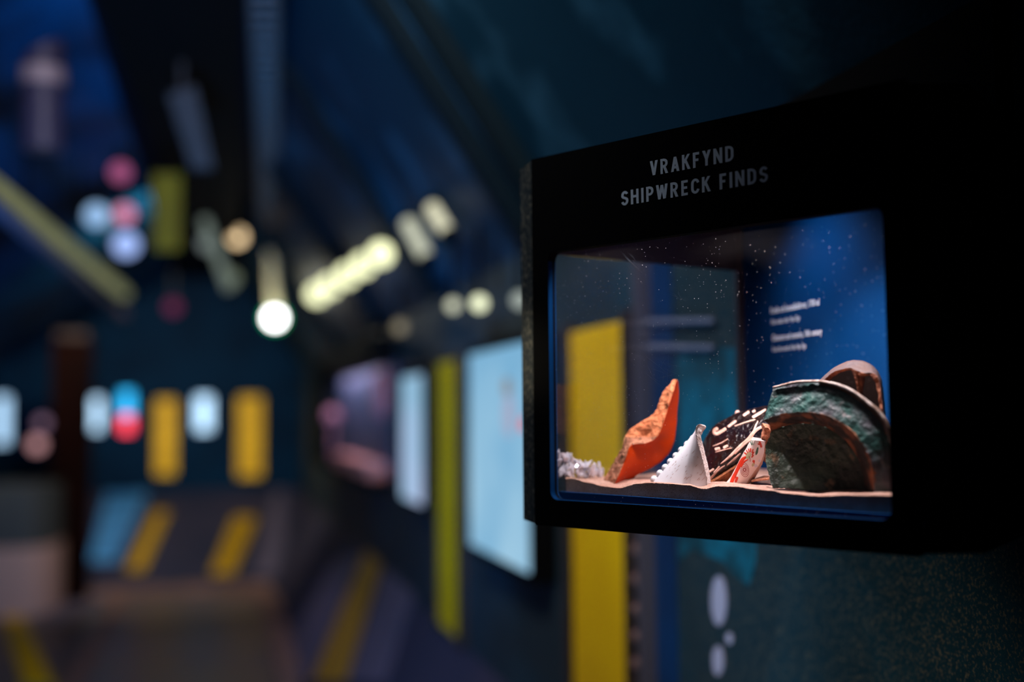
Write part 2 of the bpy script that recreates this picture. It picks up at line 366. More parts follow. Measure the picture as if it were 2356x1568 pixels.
# scratches on the pane
sm = mk('scratch', (.35, .38, .45), .5)
def scratch(x0, y0_, x1, y1_, wd=.00022):
    m = MB()
    a = onface(x0, y0_, -TH+.0066); b = onface(x1, y1_, -TH+.0066)
    pa = F(a[0], a[1], -TH+.0066); pb = F(b[0], b[1], -TH+.0066); t = (pb-pa).normalized(); s_ = t.cross(N3)*wd
    mid = (pa+pb)/2
    m.add([pa, mid-s_, pb, mid+s_], [(0, 1, 2, 3)]); m.build('scratch', sm, case)
for i in range(9): scratch(1424+i*1.5+random.random()*6, 576+i*1.8, 1450+i*3+random.random()*5, 600+i*3.6)
for i in range(3): scratch(1442+i*4, 578+i*1, 1460+i*2, 596+i*3)
for i in range(14): scratch(1480+random.random()*60, 800+random.random()*80, 1510+random.random()*60, 840+random.random()*70, .00010)
for i in range(7): scratch(1540+random.random()*20, 665+random.random()*15, 1560+random.random()*25, 680+random.random()*15, .00009)

# lamps inside the case, up behind the fascia
LA, LB, LC, LD = F(.28, 0, -.040), F(.29, 0, -.080), F(.105, 0, -.040), F(.10, 0, -.070); LE, LF = F(.385, 0, -.029), F(.38, 0, -.06)
for (x, y, tx, ty, tz, pw, col, cone, bl, nm) in (
        (LA.x, LA.y, LB.x, LB.y, -.1, 9.0, (1, .83, .82), 105, .6, 'downlight'),
        (LE.x, LE.y, LF.x, LF.y, -.1, 5.5, (1, .88, .88), 85, .8, 'downlight'),
        (.600, 1.30, .75, 1.30, .11, 2.5, (.80, .88, 1.0), 105, 1.0, 'downlight'),
        (LC.x, LC.y, LD.x, LD.y, -.1, 6.5, (1, .84, .83), 105, .7, 'downlight')):
    m = MB(); m.tube([(x, y, E+.311), (x, y, E+.285)], .011); m.build('downlight', M['black'], case)
    light('SPOT', 'case_lamp', (x, y, E+.280), (tx, ty, E+tz), pw, col, .012, cone=cone, blend=bl)

# lettering ---------------------------------------------------------
def text_mesh(s, bold, xs, extrude=.0003, space=1.0):
    cu = bpy.data.curves.new('t', 'FONT'); cu.body = s; cu.size = 1.0; cu.offset = bold; cu.space_character = space; cu.resolution_u = 4
    to = bpy.data.objects.new('t', cu); C.objects.link(to)
    bpy.context.view_layer.update()
    me = bpy.data.meshes.new_from_object(to.evaluated_get(bpy.context.evaluated_depsgraph_get()))
    bpy.data.objects.remove(to)
    return me
def place_text(name, s, p0, p1, up, nrm, cap, bold, mat, parent, th=.0004, space=1.0):
    me = text_mesh(s, bold, 1, space=space)
    xs = [v.co.x for v in me.vertices]
    capm = .73
    x0, x1 = min(xs), max(xs); p0 = Vector(p0); p1 = Vector(p1); r = (p1-p0)
    vs = [p0 + r*((v.co.x-x0)/(x1-x0)) + up*(v.co.y/capm*cap) + nrm*.0003 for v in me.vertices]
    fs = [tuple(p.vertices) for p in me.polygons]
    m = MB(); m.add(vs, fs)
    o = m.build(name, mat, parent); sd = o.modifiers.new('th', 'SOLIDIFY'); sd.thickness = th; sd.offset = 0
    return o
UP = Vector((0, 0, 1))
def facept(px, py): a = onface(px, py); return F(a[0], a[1], .0003)
def arc(cx_, cy_, rx_, ry_, a0, a1, n_=9): return [(cx_+rx_*math.cos(math.radians(a0+(a1-a0)*k/n_)), cy_+ry_*math.sin(math.radians(a0+(a1-a0)*k/n_))) for k in range(n_+1)]
h_ = .082   # half stroke; glyphs are drawn in cap-height units as centre lines
T_, B_ = 1-h_, h_
GL = {'V': (.56, [[(.09, 1.0), (.28, .02)], [(.28, .02), (.47, 1.0)]]), 'A': (.58, [[(.09, 0), (.29, .98)], [(.29, .98), (.49, 0)], [(.18, .28), (.40, .28)]]),
 'R': (.56, [[(.09, 0), (.09, 1)], [(.09, T_), (.26, T_)]+arc(.26, .70, .17, .21, 90, -90)+[(.09, .49)], [(.27, .49), (.45, 0)]]),
 'K': (.56, [[(.09, 0), (.09, 1)], [(.46, 1), (.12, .42)], [(.24, .60), (.48, 0)]]), 'F': (.46, [[(.09, 0), (.09, 1)], [(.09, T_), (.43, T_)], [(.09, .50), (.38, .50)]]),
 'Y': (.54, [[(.08, 1.0), (.27, .44)], [(.46, 1.0), (.27, .44)], [(.27, .48), (.27, 0)]]), 'N': (.58, [[(.09, 0), (.09, 1)], [(.49, 0), (.49, 1)], [(.10, .96), (.48, .04)]]),
 'D': (.55, [[(.09, 0), (.09, 1)], [(.09, T_), (.22, T_)]+arc(.22, .67, .23, .24, 90, 0)+arc(.22, .33, .23, .24, 0, -90)+[(.09, B_)]]),
 'S': (.52, [arc(.26, .70, .17, .21, 20, 180, 8)+arc(.26, .66, .17, .14, 180, 225, 3)+[(.26, .51)]+arc(.25, .33, .18, .16, 45, 0, 3)+arc(.25, .30, .18, .21, 0, -165, 8)]),
 'H': (.57, [[(.09, 0), (.09, 1)], [(.48, 0), (.48, 1)], [(.09, .52), (.48, .52)]]), 'I': (.18, [[(.09, 0), (.09, 1)]]),
 'P': (.53, [[(.09, 0), (.09, 1)], [(.09, T_), (.26, T_)]+arc(.26, .69, .18, .22, 90, -90)+[(.09, .47)]]),
 'W': (.80, [[(.08, 1), (.22, .02)], [(.22, .02), (.40, .96)], [(.40, .96), (.58, .02)], [(.58, .02), (.72, 1)]]),
 'E': (.48, [[(.09, 0), (.09, 1)], [(.09, T_), (.45, T_)], [(.09, .51), (.41, .51)], [(.09, B_), (.45, B_)]]),
 'C': (.54, [arc(.28, .66, .19, .25, 10, 180, 8)+arc(.28, .34, .19, .25, 180, 350, 8)]), ' ': (.22, [])}
def word(txt, p0, p1, cap):
    tot = sum(GL[c][0] for c in txt)+.17*(len(txt)-1); L_ = (p1-p0).length; sx_ = L_/tot; r = (p1-p0).normalized(); x = 0
    for ch in txt:
        wd, st = GL[ch]; m = MB()
        for qi, pl in enumerate(st):
            top = []; bot = []
            for i, q in enumerate(pl):
                q = Vector(q); A = Vector(pl[max(i-1, 0)]); B = Vector(pl[min(i+1, len(pl)-1)]); t_ = (B-A).normalized(); nn = Vector((-t_.y, t_.x))
                if len(pl) == 2 and abs(t_.y) > .5 and abs(t_.x) > .02: nn = Vector((-1 if t_.y > 0 else 1, 0))*1.08   # diagonals cut level
                top.append(q+nn*h_); bot.append(q-nn*h_)
            k = len(pl); e_ = .00012*(qi+1); P_ = lambda v, o_: p0+r*((x+v.x)*sx_)+UP*(v.y*cap)+N3*o_
            m.add([P_(v, e_) for v in top+bot]+[P_(v, -.0002) for v in top+bot], [(i, i+1, k+i+1, k+i) for i in range(k-1)]+[(2*k+i, 2*k+i+1, i+1, i) for i in range(k-1)]+[(k+i, k+i+1, 3*k+i+1, 3*k+i) for i in range(k-1)])
        if m.v: m.build('letter', M['letter'], fascia)
        x += wd+.17
p0 = facept(1496, 405.5); p1 = facept(1689, 369); zz = (p0.z+p1.z)/2; p0.z = p1.z = zz
word('VRAKFYND', p0, p1, .0174)
p0 = facept(1430, 474); p1 = facept(1768, 417.5); zz = (p0.z+p1.z)/2; p0.z = p1.z = zz
word('SHIPWRECK FINDS', p0, p1, .0174)
def bpt(px, py): return hit(px, py, (.7496, 1.3, E), (1, 0, 0))
for (s_, xa, ya_, xb, yb_, cap, bold) in (
        ('Porslin och keramikskärvor, 1700-tal', 1774, 721.5, 1886, 700.5, .0088, .02),
        ('Från vraket efter Nya Elge', 1775, 746, 1841, 736.5, .0074, .0),
        ('Chinaware and ceramics, 18th century', 1777, 785, 1892, 767.5, .0088, .02),
        ('From the wreck of the Nya Elge', 1778, 809, 1855, 800, .0074, .0)):
    p0 = bpt(xa, ya_); p1 = bpt(xb, yb_); zz = (p0.z+p1.z)/2; p0.z = p1.z = zz
    place_text('caption_line', s_, p0, p1, UP, Vector((-1, 0, 0)), cap, bold, M['caption'], back)

# ================================================================== SAND
crest = [(1279, 1103), (1316, 1100), (1355, 1110), (1387, 1118), (1423, 1122), (1469, 1112), (1492, 1110), (1538, 1112), (1584, 1116), (1618, 1124), (1652, 1118), (1698, 1119), (1727, 1124), (1780, 1128), (1804, 1134), (1880, 1140), (1957, 1138), (2051, 1139)]
GO = -TH-.0075
cs = [onface(x, y, GO) for x, y in crest]
def interp(t, pts):
    if t <= pts[0][0]: return pts[0][1]
    for a, b in zip(pts, pts[1:]):
        if t <= b[0]:
            k = (t-a[0])/(b[0]-a[0]); k = k*k*(3-2*k); return a[1]+(b[1]-a[1])*k
    return pts[-1][1]
backline = [(0, (.432, 1.404)), (.75, (.735, 1.525)), (.76, (.745, 1.52)), (1, (.748, 1.14))]
def bl(t):
    for a, b in zip(backline, backline[1:]):
        if t <= b[0]:
            k = (t-a[0])/(b[0]-a[0]); return Vector(a[1]).lerp(Vector(b[1]), k)
NS, NW = 260, 110
vs = []; S0, S1 = .003, SW-.002
def sand_z(s, wv, p):
    f = interp(s, cs)
    zb_ = -.0845 + .003*noise.noise(Vector((p.x*14, p.y*14, 0)))
    k = min(1, wv*1.6); k = k*k*(3-2*k)
    z = f*(1-k)+zb_*k
    z += .0016*noise.noise(Vector((p.x*60, p.y*60, 3)))*min(1, wv*6)
    z += .0006*noise.noise(Vector((p.x*500, p.y*500, 9)))
    return z
for i in range(NS+1):
    t = i/NS; s = S0+(S1-S0)*t; f = F(s, 0, GO); b = bl(t)
    for j in range(NW+1):
        k = (j/NW)**1.3; p = Vector((f.x+(b.x-f.x)*k, f.y+(b.y-f.y)*k))
        vs.append(Vector((p.x, p.y, E+sand_z(s, k, p))))
fs = [(i*(NW+1)+j, (i+1)*(NW+1)+j, (i+1)*(NW+1)+j+1, i*(NW+1)+j+1) for i in range(NS) for j in range(NW)]
nb = len(vs)
per = [i*(NW+1) for i in range(NS+1)] + [NS*(NW+1)+j for j in range(1, NW+1)] + [i*(NW+1)+NW for i in range(NS-1, -1, -1)] + [j for j in range(NW-1, 0, -1)]
for k in per: vs.append(vs[k].copy())
for k in per: vs.append(Vector((vs[k].x, vs[k].y, E-.1118)))
for q in range(len(per)):
    r_ = (q+1) % len(per); fs.append((nb+q, nb+r_, nb+len(per)+r_, nb+len(per)+q))
sand = newobj('sand', vs, fs, M['sand'], smooth=True)
tag(sand, 'rippled pink sand filling the bottom of the glass case', 'sand', kind='stuff')

# ================================================================== SHERDS
def cr(a, b, c, d, t):
    return .5*((2*b)+(-a+c)*t+(2*a-5*b+4*c-d)*t*t+(-a+3*b-3*c+d)*t*t*t)
def crp(pts, t):   # t in 0..len-1
    i = min(int(t), len(pts)-2); f = t-i
    return cr(pts[max(i-1, 0)], pts[i], pts[i+1], pts[min(i+2, len(pts)-1)], f)
def loft(name, sections, su, sv, sidemat, mats, amp, parent=None, freq=120, dent=None, open_=False, fine=None):
    # sections: list of closed loops of M corner points; sidemat/amp per side
    Mn = len(sections[0]); rings = []; side = []
    T = (len(sections)-1)*su
    for i in range(T+1):
        t = i/su
        c = [crp([s[k] for s in sections], t) for k in range(Mn)]
        ring = []
        for k in range(Mn):
            a = c[k]; b = c[(k+1) % Mn]
            for q in range(sv): ring.append(a.lerp(b, q/sv))
        rings.append(ring)
    R = Mn*sv; cen = [sum(r, Vector())/R for r in rings]
    vs = []
    for i, r in enumerate(rings):
        for k, p in enumerate(r):
            sd = k//sv; q = (k % sv)/sv
            pv = r[(k-1) % R]; nx = r[(k+1) % R]; u = (rings[min(i+1, T)][k]-rings[max(i-1, 0)][k])
            nn = (nx-pv).cross(u)
            nn = nn.normalized() if nn.length > 1e-12 else Vector()
            if nn.dot(p-cen[i]) < 0: nn = -nn
            am = amp[sd]
            if k % sv == 0: am = (amp[sd]+amp[sd-1])*.5
            d = am*(noise.noise(p*freq)+.5*noise.noise(p*freq*2.7)+.3*noise.noise(p*freq*7))
            endf = min(1, i/2, (T-i)/2)
            p2 = p+nn*d*(.3+.7*endf)
            if dent: p2 = p2+nn*dent(sd, i/T, q)
            vs.append(p2)
    fs = []; fm = []
    for i in range(T):
        for k in range(R):
            fs.append((i*R+k, i*R+(k+1) % R, (i+1)*R+(k+1) % R, (i+1)*R+k)); fm.append(sidemat[k//sv])
    fs.append(tuple(range(R))[::-1]); fm.append(sidemat[0]); fs.append(tuple(range(T*R, (T+1)*R))); fm.append(sidemat[0])
    return newobj(name, vs, fs, mats, parent, True, fm)
def patch(name, ctrl, nu, nv_, th, mats, parent=None, jag=0.0, bulge=None, amp=0.0, afreq=80, smooth=True):
    # ctrl[row][col] world points; front faces the viewer; mats: front, back, edge
    rows = len(ctrl); cols = len(ctrl[0]); g = []
    for j in range(nv_+1):
        tj = j/nv_*(rows-1); rowp = [crp([ctrl[r][c] for r in range(rows)], tj) for c in range(cols)]
        g.append([crp(rowp, i/nu*(cols-1)) for i in range(nu+1)])
    nrm = [[None]*(nu+1) for _ in range(nv_+1)]
    for j in range(nv_+1):
        for i in range(nu+1):
            a = g[j][min(i+1, nu)]-g[j][max(i-1, 0)]; b = g[min(j+1, nv_)][i]-g[max(j-1, 0)][i]
            k = a.cross(b); k = k.normalized() if k.length > 1e-14 else Vector((0, 0, 1))
            if k.dot(CAMP-g[j][i]) < 0: k = -k
            nrm[j][i] = k
    # normals consistent with the patch middle
    f0 = []; b0 = []
    for j in range(nv_+1):
        for i in range(nu+1):
            p = g[j][i].copy(); k = nrm[j][i]
            if bulge: p += k*bulge(i/nu, j/nv_)
            if amp: p += k*amp*(noise.noise(p*afreq)+.5*noise.noise(p*afreq*3))
            q = p-k*th
            if jag and (i in (0, nu) or j in (0, nv_)):
                jn = Vector((noise.noise(p*260), noise.noise(p*260+Vector((7, 3, 1))), noise.noise(p*260+Vector((1, 9, 4)))))*jag
                jn -= k*jn.dot(k); p += jn; q += jn*.6+Vector((noise.noise(p*400), 0, noise.noise(p*410)))*jag*.4
            f0.append(p); b0.append(q)
    n_ = len(f0); w_ = nu+1; fs = []; fm = []
    for j in range(nv_):
        for i in range(nu):
            fs.append((j*w_+i, j*w_+i+1, (j+1)*w_+i+1, (j+1)*w_+i)); fm.append(0)
            fs.append((n_+j*w_+i, n_+(j+1)*w_+i, n_+(j+1)*w_+i+1, n_+j*w_+i+1)); fm.append(1)
    per = [i for i in range(w_)]+[j*w_+nu for j in range(1, nv_+1)]+[nv_*w_+i for i in range(nu-1, -1, -1)]+[j*w_ for j in range(nv_-1, 0, -1)]
    for a in range(len(per)):
        b = (a+1) % len(per); fs.append((per[a], per[b], n_+per[b], n_+per[a])); fm.append(2)
    o = newobj(name, f0+b0, fs, mats, parent, smooth, fm)
    o.data.set_sharp_from_angle(angle=math.radians(40)) if hasattr(o.data, 'set_sharp_from_angle') else None
    tree = BVHTree.FromPolygons(f0, [f for f, mm_ in zip(fs, fm) if mm_ == 0])
    return o, tree
def px_hit(tree, px, py):
    d = (W(px, py, 1)-CAMP).normalized(); h = tree.ray_cast(CAMP, d)
    if h[0] is None: return None
    nn = h[1]; nn = nn if nn.dot(d) < 0 else -nn
    return h[0], nn
def strokes(name, tree, lst, mat, parent, raise_=.0002, steps=10, each=False):
    if each:
        for q in lst: strokes(name, tree, [q], mat, parent, raise_, steps)
        return
    m = MB()
    for pts, wd in lst:   # pts in px, wd in px (list or number)
        V2 = [Vector((a, b)) for a, b in pts]; n_ = max(2, (len(V2)-1)*steps); sm_ = []
        for i in range(n_+1):
            t = i/n_*(len(V2)-1); c = crp(V2, t) if len(V2) > 1 else V2[0]
            sm_.append((c, t))
        rows = []
        for i, (c, t) in enumerate(sm_):
            a = sm_[max(i-1, 0)][0]; b = sm_[min(i+1, n_)][0]; tt = (b-a); tt = tt.normalized() if tt.length else Vector((1, 0))
            nn = Vector((-tt.y, tt.x)); e = i/n_
            if isinstance(wd, (list, tuple)):
                k = e*(len(wd)-1); q = min(int(k), len(wd)-2); ww = wd[q]+(wd[q+1]-wd[q])*(k-q)
            else: ww = wd
            ends = min(1, math.sqrt(max(0, 1-(1-min(1, e*n_/1.5))**2))+.15, math.sqrt(max(0, 1-(1-min(1, (1-e)*n_/1.5))**2))+.15)
            ww *= ends/2
            r = []
            for o_, h_ in ((-1, .0), (-.6, 1.), (0, 1.25), (.6, 1.), (1, .0)):
                x = c+nn*o_*ww; h = px_hit(tree, x.x, x.y)
                if h is None: r = None; break
                r.append(h[0]+h[1]*(raise_*h_+.00005))
            rows.append(r)
        for a, b in zip(rows, rows[1:]):
            if a and b: m.add(a+b, [(k, k+1, 6+k, 5+k) for k in range(4)])
    return m.build(name, mat, parent, smooth=True) if m.v else None
def discs(name, tree, lst, mat, parent, raise_=.0003):
    m = MB()
    for (x, y, rx, ry, an) in lst:
        ca, sa = math.cos(math.radians(an)), math.sin(math.radians(an)); ring = []
        c = px_hit(tree, x, y)
        if not c: continue
        for k in range(16):
            t = 2*math.pi*k/16; u, v = rx*math.cos(t), ry*math.sin(t); h = px_hit(tree, x+u*ca-v*sa, y+u*sa+v*ca)
            if not h: break
            ring.append(h[0]+h[1]*.00008)
        if len(ring) == 16: m.add([c[0]+c[1]*raise_]+ring, [(0, 1+k, 1+(k+1) % 16) for k in range(16)])
    return m.build(name, mat, parent, smooth=True) if m.v else None

# --- orange sherd
frac = mk('orange_fracture', (.70, .27, .13), .9, spec=.1, c2=(.60, .20, .09), scale=60, bump=.9, bscale=260, c3=(.16, .06, .035), s3=210, lo3=.60, hi3=.68)
fracd = mk('dark_side_fracture', (.52, .24, .15), .9, spec=.1, c2=(.30, .13, .08), scale=90, bump=1, bscale=300, c3=(.10, .05, .03), s3=170, lo3=.56, hi3=.64)
oface = mk('orange_glaze', (.62, .052, .0), .42, spec=.22, c2=(.52, .045, .004), scale=25, lo=.4, hi=.7, c3=(.50, .08, .04), s3=9, lo3=.55, hi3=.8)
secs_px = [((1382, 1118), (1412, 1119), (1424, 1120)), ((1400, 1082), (1429, 1080), (1464, 1094)), ((1419, 1050), (1441, 1050), (1502, 1074)),
           ((1436, 1014), (1452, 1024), (1531, 1052)), ((1444, 993), (1486, 1019), (1549, 1024)), ((1472, 970), (1513, 1003), (1556, 986)),
           ((1504, 950), (1528, 966), (1558, 950)), ((1519, 915), (1541, 925), (1561, 920)), ((1536, 890), (1552, 892), (1562, 893)), ((1552, 873), (1557, 872), (1560, 876))]
secs = []
for i, (a, b, c) in enumerate(secs_px):
    t = i/9
    secs.append([W(*a, 1.437-.01*t), W(*b, 1.405+.008*t), W(*c, 1.432), W((a[0]+c[0])/2, (a[1]+c[1])/2, 1.458)])
def dn(sd, t, q):
    if sd != 0: return 0
    return -.009*math.exp(-((t-.50)/.055)**2-((q-.52)/.25)**2) - .004*math.exp(-((t-.72)/.03)**2-((q-.7)/.2)**2)
o = loft('orange_pottery_sherd', secs, 10, 14, [0, 1, 1, 0], [frac, oface, fracd], [.0022, .0002, .0005, .0015], dent=dn)
for p in o.data.polygons:   # lower part of the broken side is darker
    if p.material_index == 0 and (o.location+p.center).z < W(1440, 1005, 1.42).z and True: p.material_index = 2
tag(o, 'pointed orange pottery sherd with pale broken edge standing upright in the sand', 'pottery sherd')

# --- white beaded sherd
wface = mk('white_glaze', (.62, .66, .74), .45, spec=.4, c2=(.68, .71, .78), scale=20, bump=.05)
wedge = mk('white_fracture', (.80, .74, .74), .9, c2=(.62, .52, .50), scale=300, bump=.6, bscale=700)
rows_px = [((1492, 1120), (1628, 1124)), ((1506, 1105), (1626, 1108)), ((1524, 1084), (1623, 1085)), ((1545, 1058), (1618, 1062)), ((1566, 1033), (1612, 1040)), ((1585, 1009), (1606, 1018)), ((1597, 994), (1603, 998)), ((1601, 985), (1606, 984))]
ctrl = []
for j, (a, b) in enumerate(rows_px):
    ctrl.append([W(a[0]+(b[0]-a[0])*k/3, a[1]+(b[1]-a[1])*k/3, 1.352-.014*math.sin(k/3*math.pi*.5)-.018*k/3) for k in range(4)])
wh, wt = patch('white_porcelain_sherd', ctrl, 30, 40, .005, [wface, wface, wedge], jag=.0004)
tag(wh, 'white triangular beaded sherd standing in the sand, right of the orange one', 'porcelain sherd')
# broken right edge and curled lip
ed = [(1628, 1124, 1636, 1124), (1626, 1105, 1635, 1106), (1622, 1083, 1631, 1080), (1617, 1060, 1625, 1055), (1611, 1038, 1620, 1034), (1605, 1018, 1615, 1014), (1601, 1002, 1612, 1000), (1600, 990, 1617, 993), (1602, 981, 1624, 984), (1606, 977, 1623, 979), (1611, 975, 1616, 976)]
secs = [[W(a, b, 1.3195), W(c, d, 1.328), W(c-1, d, 1.338), W(a+1, b, 1.336)] for a, b, c, d in ed]
loft('broken_edge', secs, 6, 4, [0]*4, [wedge], [.0005]*4, wh, freq=400)
m = MB()
for k in range(9):
    t = (k+.1)/8; x = 1499+(1602-1499)*t**.92; y = 1104-(1104-996)*t; r = .0049-.0008*t
    x += 5-4*math.sin(t*3.1)
    m.ball(W(x, y, 1.358), r, 8)
m.build('beaded_rim', wface, wh, smooth=True)
stk = []
for k in range(46):
    x = 1530+random.random()*90; y = 1040+random.random()*66
    L_ = 2+random.random()*10; stk.append(([(x, y), (x+L_*.7, y-L_*.75)], .5+random.random()*.5))
strokes('crackle_marks', wt, stk, mk('brown_crackle', (.33, .20, .16), .7), wh, .00005, 3)

# --- striped dark jug sherd
glz = mk('dark_glaze', (.005, .003, .006), .20, spec=.45, c2=(.012, .005, .004), scale=40, bump=.7, bscale=160, coat=.2)
inn = mk('brown_unglazed_clay', (.30, .10, .035), .85, c2=(.16, .05, .02), scale=150, bump=.8, bscale=350)
cfr = mk('clay_fracture', (.62, .26, .15), .9, c2=(.30, .12, .07), scale=120, bump=1, bscale=350)
ctrl_px = [[(1600, 1052), (1632, 992), (1668, 963), (1712, 944), (1775, 930)],
           [(1612, 1078), (1650, 1030), (1690, 998), (1731, 970), (1776, 952)],
           [(1620, 1102), (1662, 1065), (1702, 1033), (1742, 1001), (1774, 978)],
           [(1628, 1122), (1667, 1097), (1706, 1068), (1744, 1036), (1772, 1002)]]
dd = [1.425, 1.385, 1.365, 1.370]
ctrl = [[W(x, y, dd[j]-.010*i) for i, (x, y) in enumerate(r)] for j, r in enumerate(ctrl_px)]
jg, jt = patch('striped_jug_sherd', ctrl, 70, 50, .006, [glz, inn, cfr], jag=.002, amp=.0006, afreq=170)
tag(jg, 'glossy dark brown jug sherd with cream stripes leaning behind the white sherd', 'pottery sherd')
cream = mk('cream_slip', (.80, .50, .42), .45, c2=(.62, .33, .25), scale=90, spec=.5)
strokes('painted_stripe', jt, [
    ([(1652, 985), (1644, 989), (1644, 996), (1652, 996), (1671, 985)], 7), ([(1674, 982), (1694, 967)], 6), ([(1710, 956), (1724, 946)], 6), ([(1731, 947), (1738, 944)], 5),
    ([(1731, 960), (1746, 951), (1762, 941)], [6, 7, 4]), ([(1640, 1026), (1660, 1018), (1675, 1009)], 2.5), ([(1645, 1033), (1657, 1031)], 7), ([(1664, 1030), (1675, 1024)], 6),
    ([(1658, 1067), (1680, 1049), (1700, 1028), (1722, 1010), (1738, 990), (1760, 978)], [2, 6, 6, 9, 8, 5]), ([(1632, 1085), (1643, 1078)], 5), ([(1642, 1088), (1656, 1072)], 4),
    ([(1690, 1045), (1715, 1020), (1735, 1006)], [3, 5, 7]), ([(1730, 1000), (1738, 980), (1744, 968)], [2, 4, 2]), ([(1690, 980), (1712, 972), (1728, 967), (1738, 964)], 3),
    ([(1630, 1105), (1652, 1082), (1668, 1070)], [6, 4, 2]), ([(1672, 1070), (1690, 1055), (1704, 1042)], [2, 5, 3]), ([(1646, 1040), (1668, 1034), (1684, 1030)], 2.5)], cream, jg, .0004, each=True)
m = MB(); h = W(1697, 951, 1.41); m.ball(h, .0034, 8, (1, 1, 1.25)); m.build('slip_drop', cream, jg, smooth=True)
# unglazed underside of the jug wall, seen below the glazed edge
ctrl_px = [[(1630, 1112), (1655, 1099), (1680, 1082), (1704, 1066)], [(1632, 1124), (1660, 1122), (1688, 1112), (1708, 1095)]]
ctrl = [[W(x, y, 1.352+.012*j-.002*i) for i, (x, y) in enumerate(r)] for j, r in enumerate(ctrl_px)]
u_, _t = patch('unglazed_underside', ctrl, 20, 10, .003, [inn, inn, inn], jg, amp=.0004)
# broken upper right end
ctrl_px = [[(1760, 982), (1768, 984), (1774, 992)], [(1757, 998), (1766, 1001), (1775, 1006)], [(1752, 1008), (1764, 1016), (1773, 1020)], [(1758, 1035), (1764, 1045), (1770, 1060)], [(1762, 1062), (1765, 1068), (1770, 1075)]]
ctrl = [[W(x, y, 1.315+.006*j+.002*i) for i, (x, y) in enumerate(r)] for j, r in enumerate(ctrl_px)]
u_, _t = patch('broken_end', ctrl, 16, 24, .008, [cfr, cfr, cfr], jg, amp=.0012, afreq=200, jag=.001)

# --- floral porcelain sherd
pf = mk('painted_white_glaze', (.80, .64, .61), .3, spec=.5, c2=(.88, .76, .74), scale=40)
pe = mk('porcelain_fracture', (.90, .78, .76), .85, c2=(.78, .62, .58), scale=200, bump=.6, bscale=500)
pb = mk('porcelain_underside', (.55, .30, .20), .8, c2=(.62, .45, .38), scale=30)
rows_px = [((1728, 1011), (1760, 1014)), ((1719, 1026), (1759, 1030)), ((1709, 1043), (1756, 1048)), ((1700, 1061), (1748, 1066)), ((1690, 1080), (1737, 1083)), ((1679, 1099), (1725, 1101)), ((1660, 1120), (1712, 1122))]
ctrl = [[W(a[0]+(b[0]-a[0])*k/3, a[1]+(b[1]-a[1])*k/3, 1.335-.012*(1-j/6)-.006*math.sin(k/3*math.pi)) for k in range(4)] for j, (a, b) in enumerate(rows_px)]
fl, ftree = patch('floral_porcelain_sherd', ctrl, 26, 40, .005, [pf, pb, pe], jag=.0004)
tag(fl, 'small white sherd painted with red spiral and flowers, against the green vessel', 'porcelain sherd')
secs = [[W(1728, 1011, 1.322), W(1760, 1014, 1.322), W(1766, 1010, 1.334), W(1734, 1005.5, 1.334)], [W(1728, 1012.5, 1.3235), W(1760, 1016, 1.3235), W(1766, 1013, 1.335), W(1734, 1010, 1.335)]]
loft('broken_top', secs, 4, 10, [0]*4, [pe], [.0004]*4, fl, freq=500)
sd_ = [(1759, 1014, 1766, 1011), (1758, 1030, 1764, 1030), (1755, 1047, 1759, 1050), (1748, 1064, 1753, 1068), (1737, 1082, 1744, 1086), (1726, 1099, 1736, 1102), (1716, 1114, 1728, 1116)]
loft('broken_side', [[W(a, b, 1.3245+.0015*i), W(c, d, 1.3345+.0015*i), W(c-2, d, 1.339+.0015*i), W(a, b, 1.333+.0015*i)] for i, (a, b, c, d) in enumerate(sd_)], 6, 4, [0]*4, [pb], [.0004]*4, fl, freq=400)
red = mk('red_enamel', (.60, .035, .012), .35, spec=.5); dred = mk('dark_red_enamel', (.30, .03, .035), .4); green = mk('dark_green_enamel', (.05, .12, .075), .4); pgreen = mk('pale_green_enamel', (.50, .45, .27), .4)
sp = []
for rr, ww in ((4, 2.2), (8, 1.2), (12, 1.1), (16, 1.1)):
    sp.append(([(1713+rr*.62*math.cos(a)*1.0+rr*.1*math.sin(a), 1080+rr*1.0*math.sin(a)) for a in [x*math.pi/5+.5 for x in range(11)]], ww))
sp += [([(1703, 1066), (1697, 1082), (1693, 1098), (1694, 1108)], 1.6), ([(1726, 1062), (1725, 1052), (1722, 1048)], 1.2)]
strokes('dark_red_lines', ftree, sp, dred, fl, .00006, 6)
strokes('red_band', ftree, [([(1717, 1050), (1709, 1056), (1702, 1068), (1694, 1085), (1687, 1099), (1682, 1111)], [4, 8, 9, 8, 9, 8]), ([(1722, 1056), (1712, 1062), (1705, 1075)], [2, 4, 3]), ([(1697, 1096), (1692, 1109)], 6),
    ([(1717, 1034), (1721, 1042)], 2.5), ([(1722, 1031), (1724, 1040)], 2.5), ([(1727, 1030), (1727, 1040)], 3), ([(1733, 1032), (1730, 1042)], 3), ([(1735, 1038), (1730, 1047)], 3), ([(1734, 1046), (1729, 1052)], 3), ([(1712, 1040), (1718, 1045)], 3),
    ([(1747, 1015), (1750, 1022), (1752, 1029)], 5), ([(1743, 1020), (1752, 1024)], 3), ([(1731, 1061), (1737, 1060)], 5), ([(1734, 1057), (1735, 1066)], 3)], red, fl, .00012, 6, each=True)
discs('green_spots', ftree, [(1721.5, 1047, 6, 8.5, 20), (1733, 1068, 3, 5, 30)], pgreen, fl, .0003)
strokes('green_leaves', ftree, [([(1744, 1028), (1741, 1040), (1739, 1046)], [3, 6, 2]), ([(1728, 1012), (1731, 1022)], 1), ([(1732, 1012), (1732, 1023)], 1.3), ([(1737, 1013), (1733, 1024)], 1.2), ([(1726, 1014), (1730, 1024)], 2)], green, fl, .00012, 6)
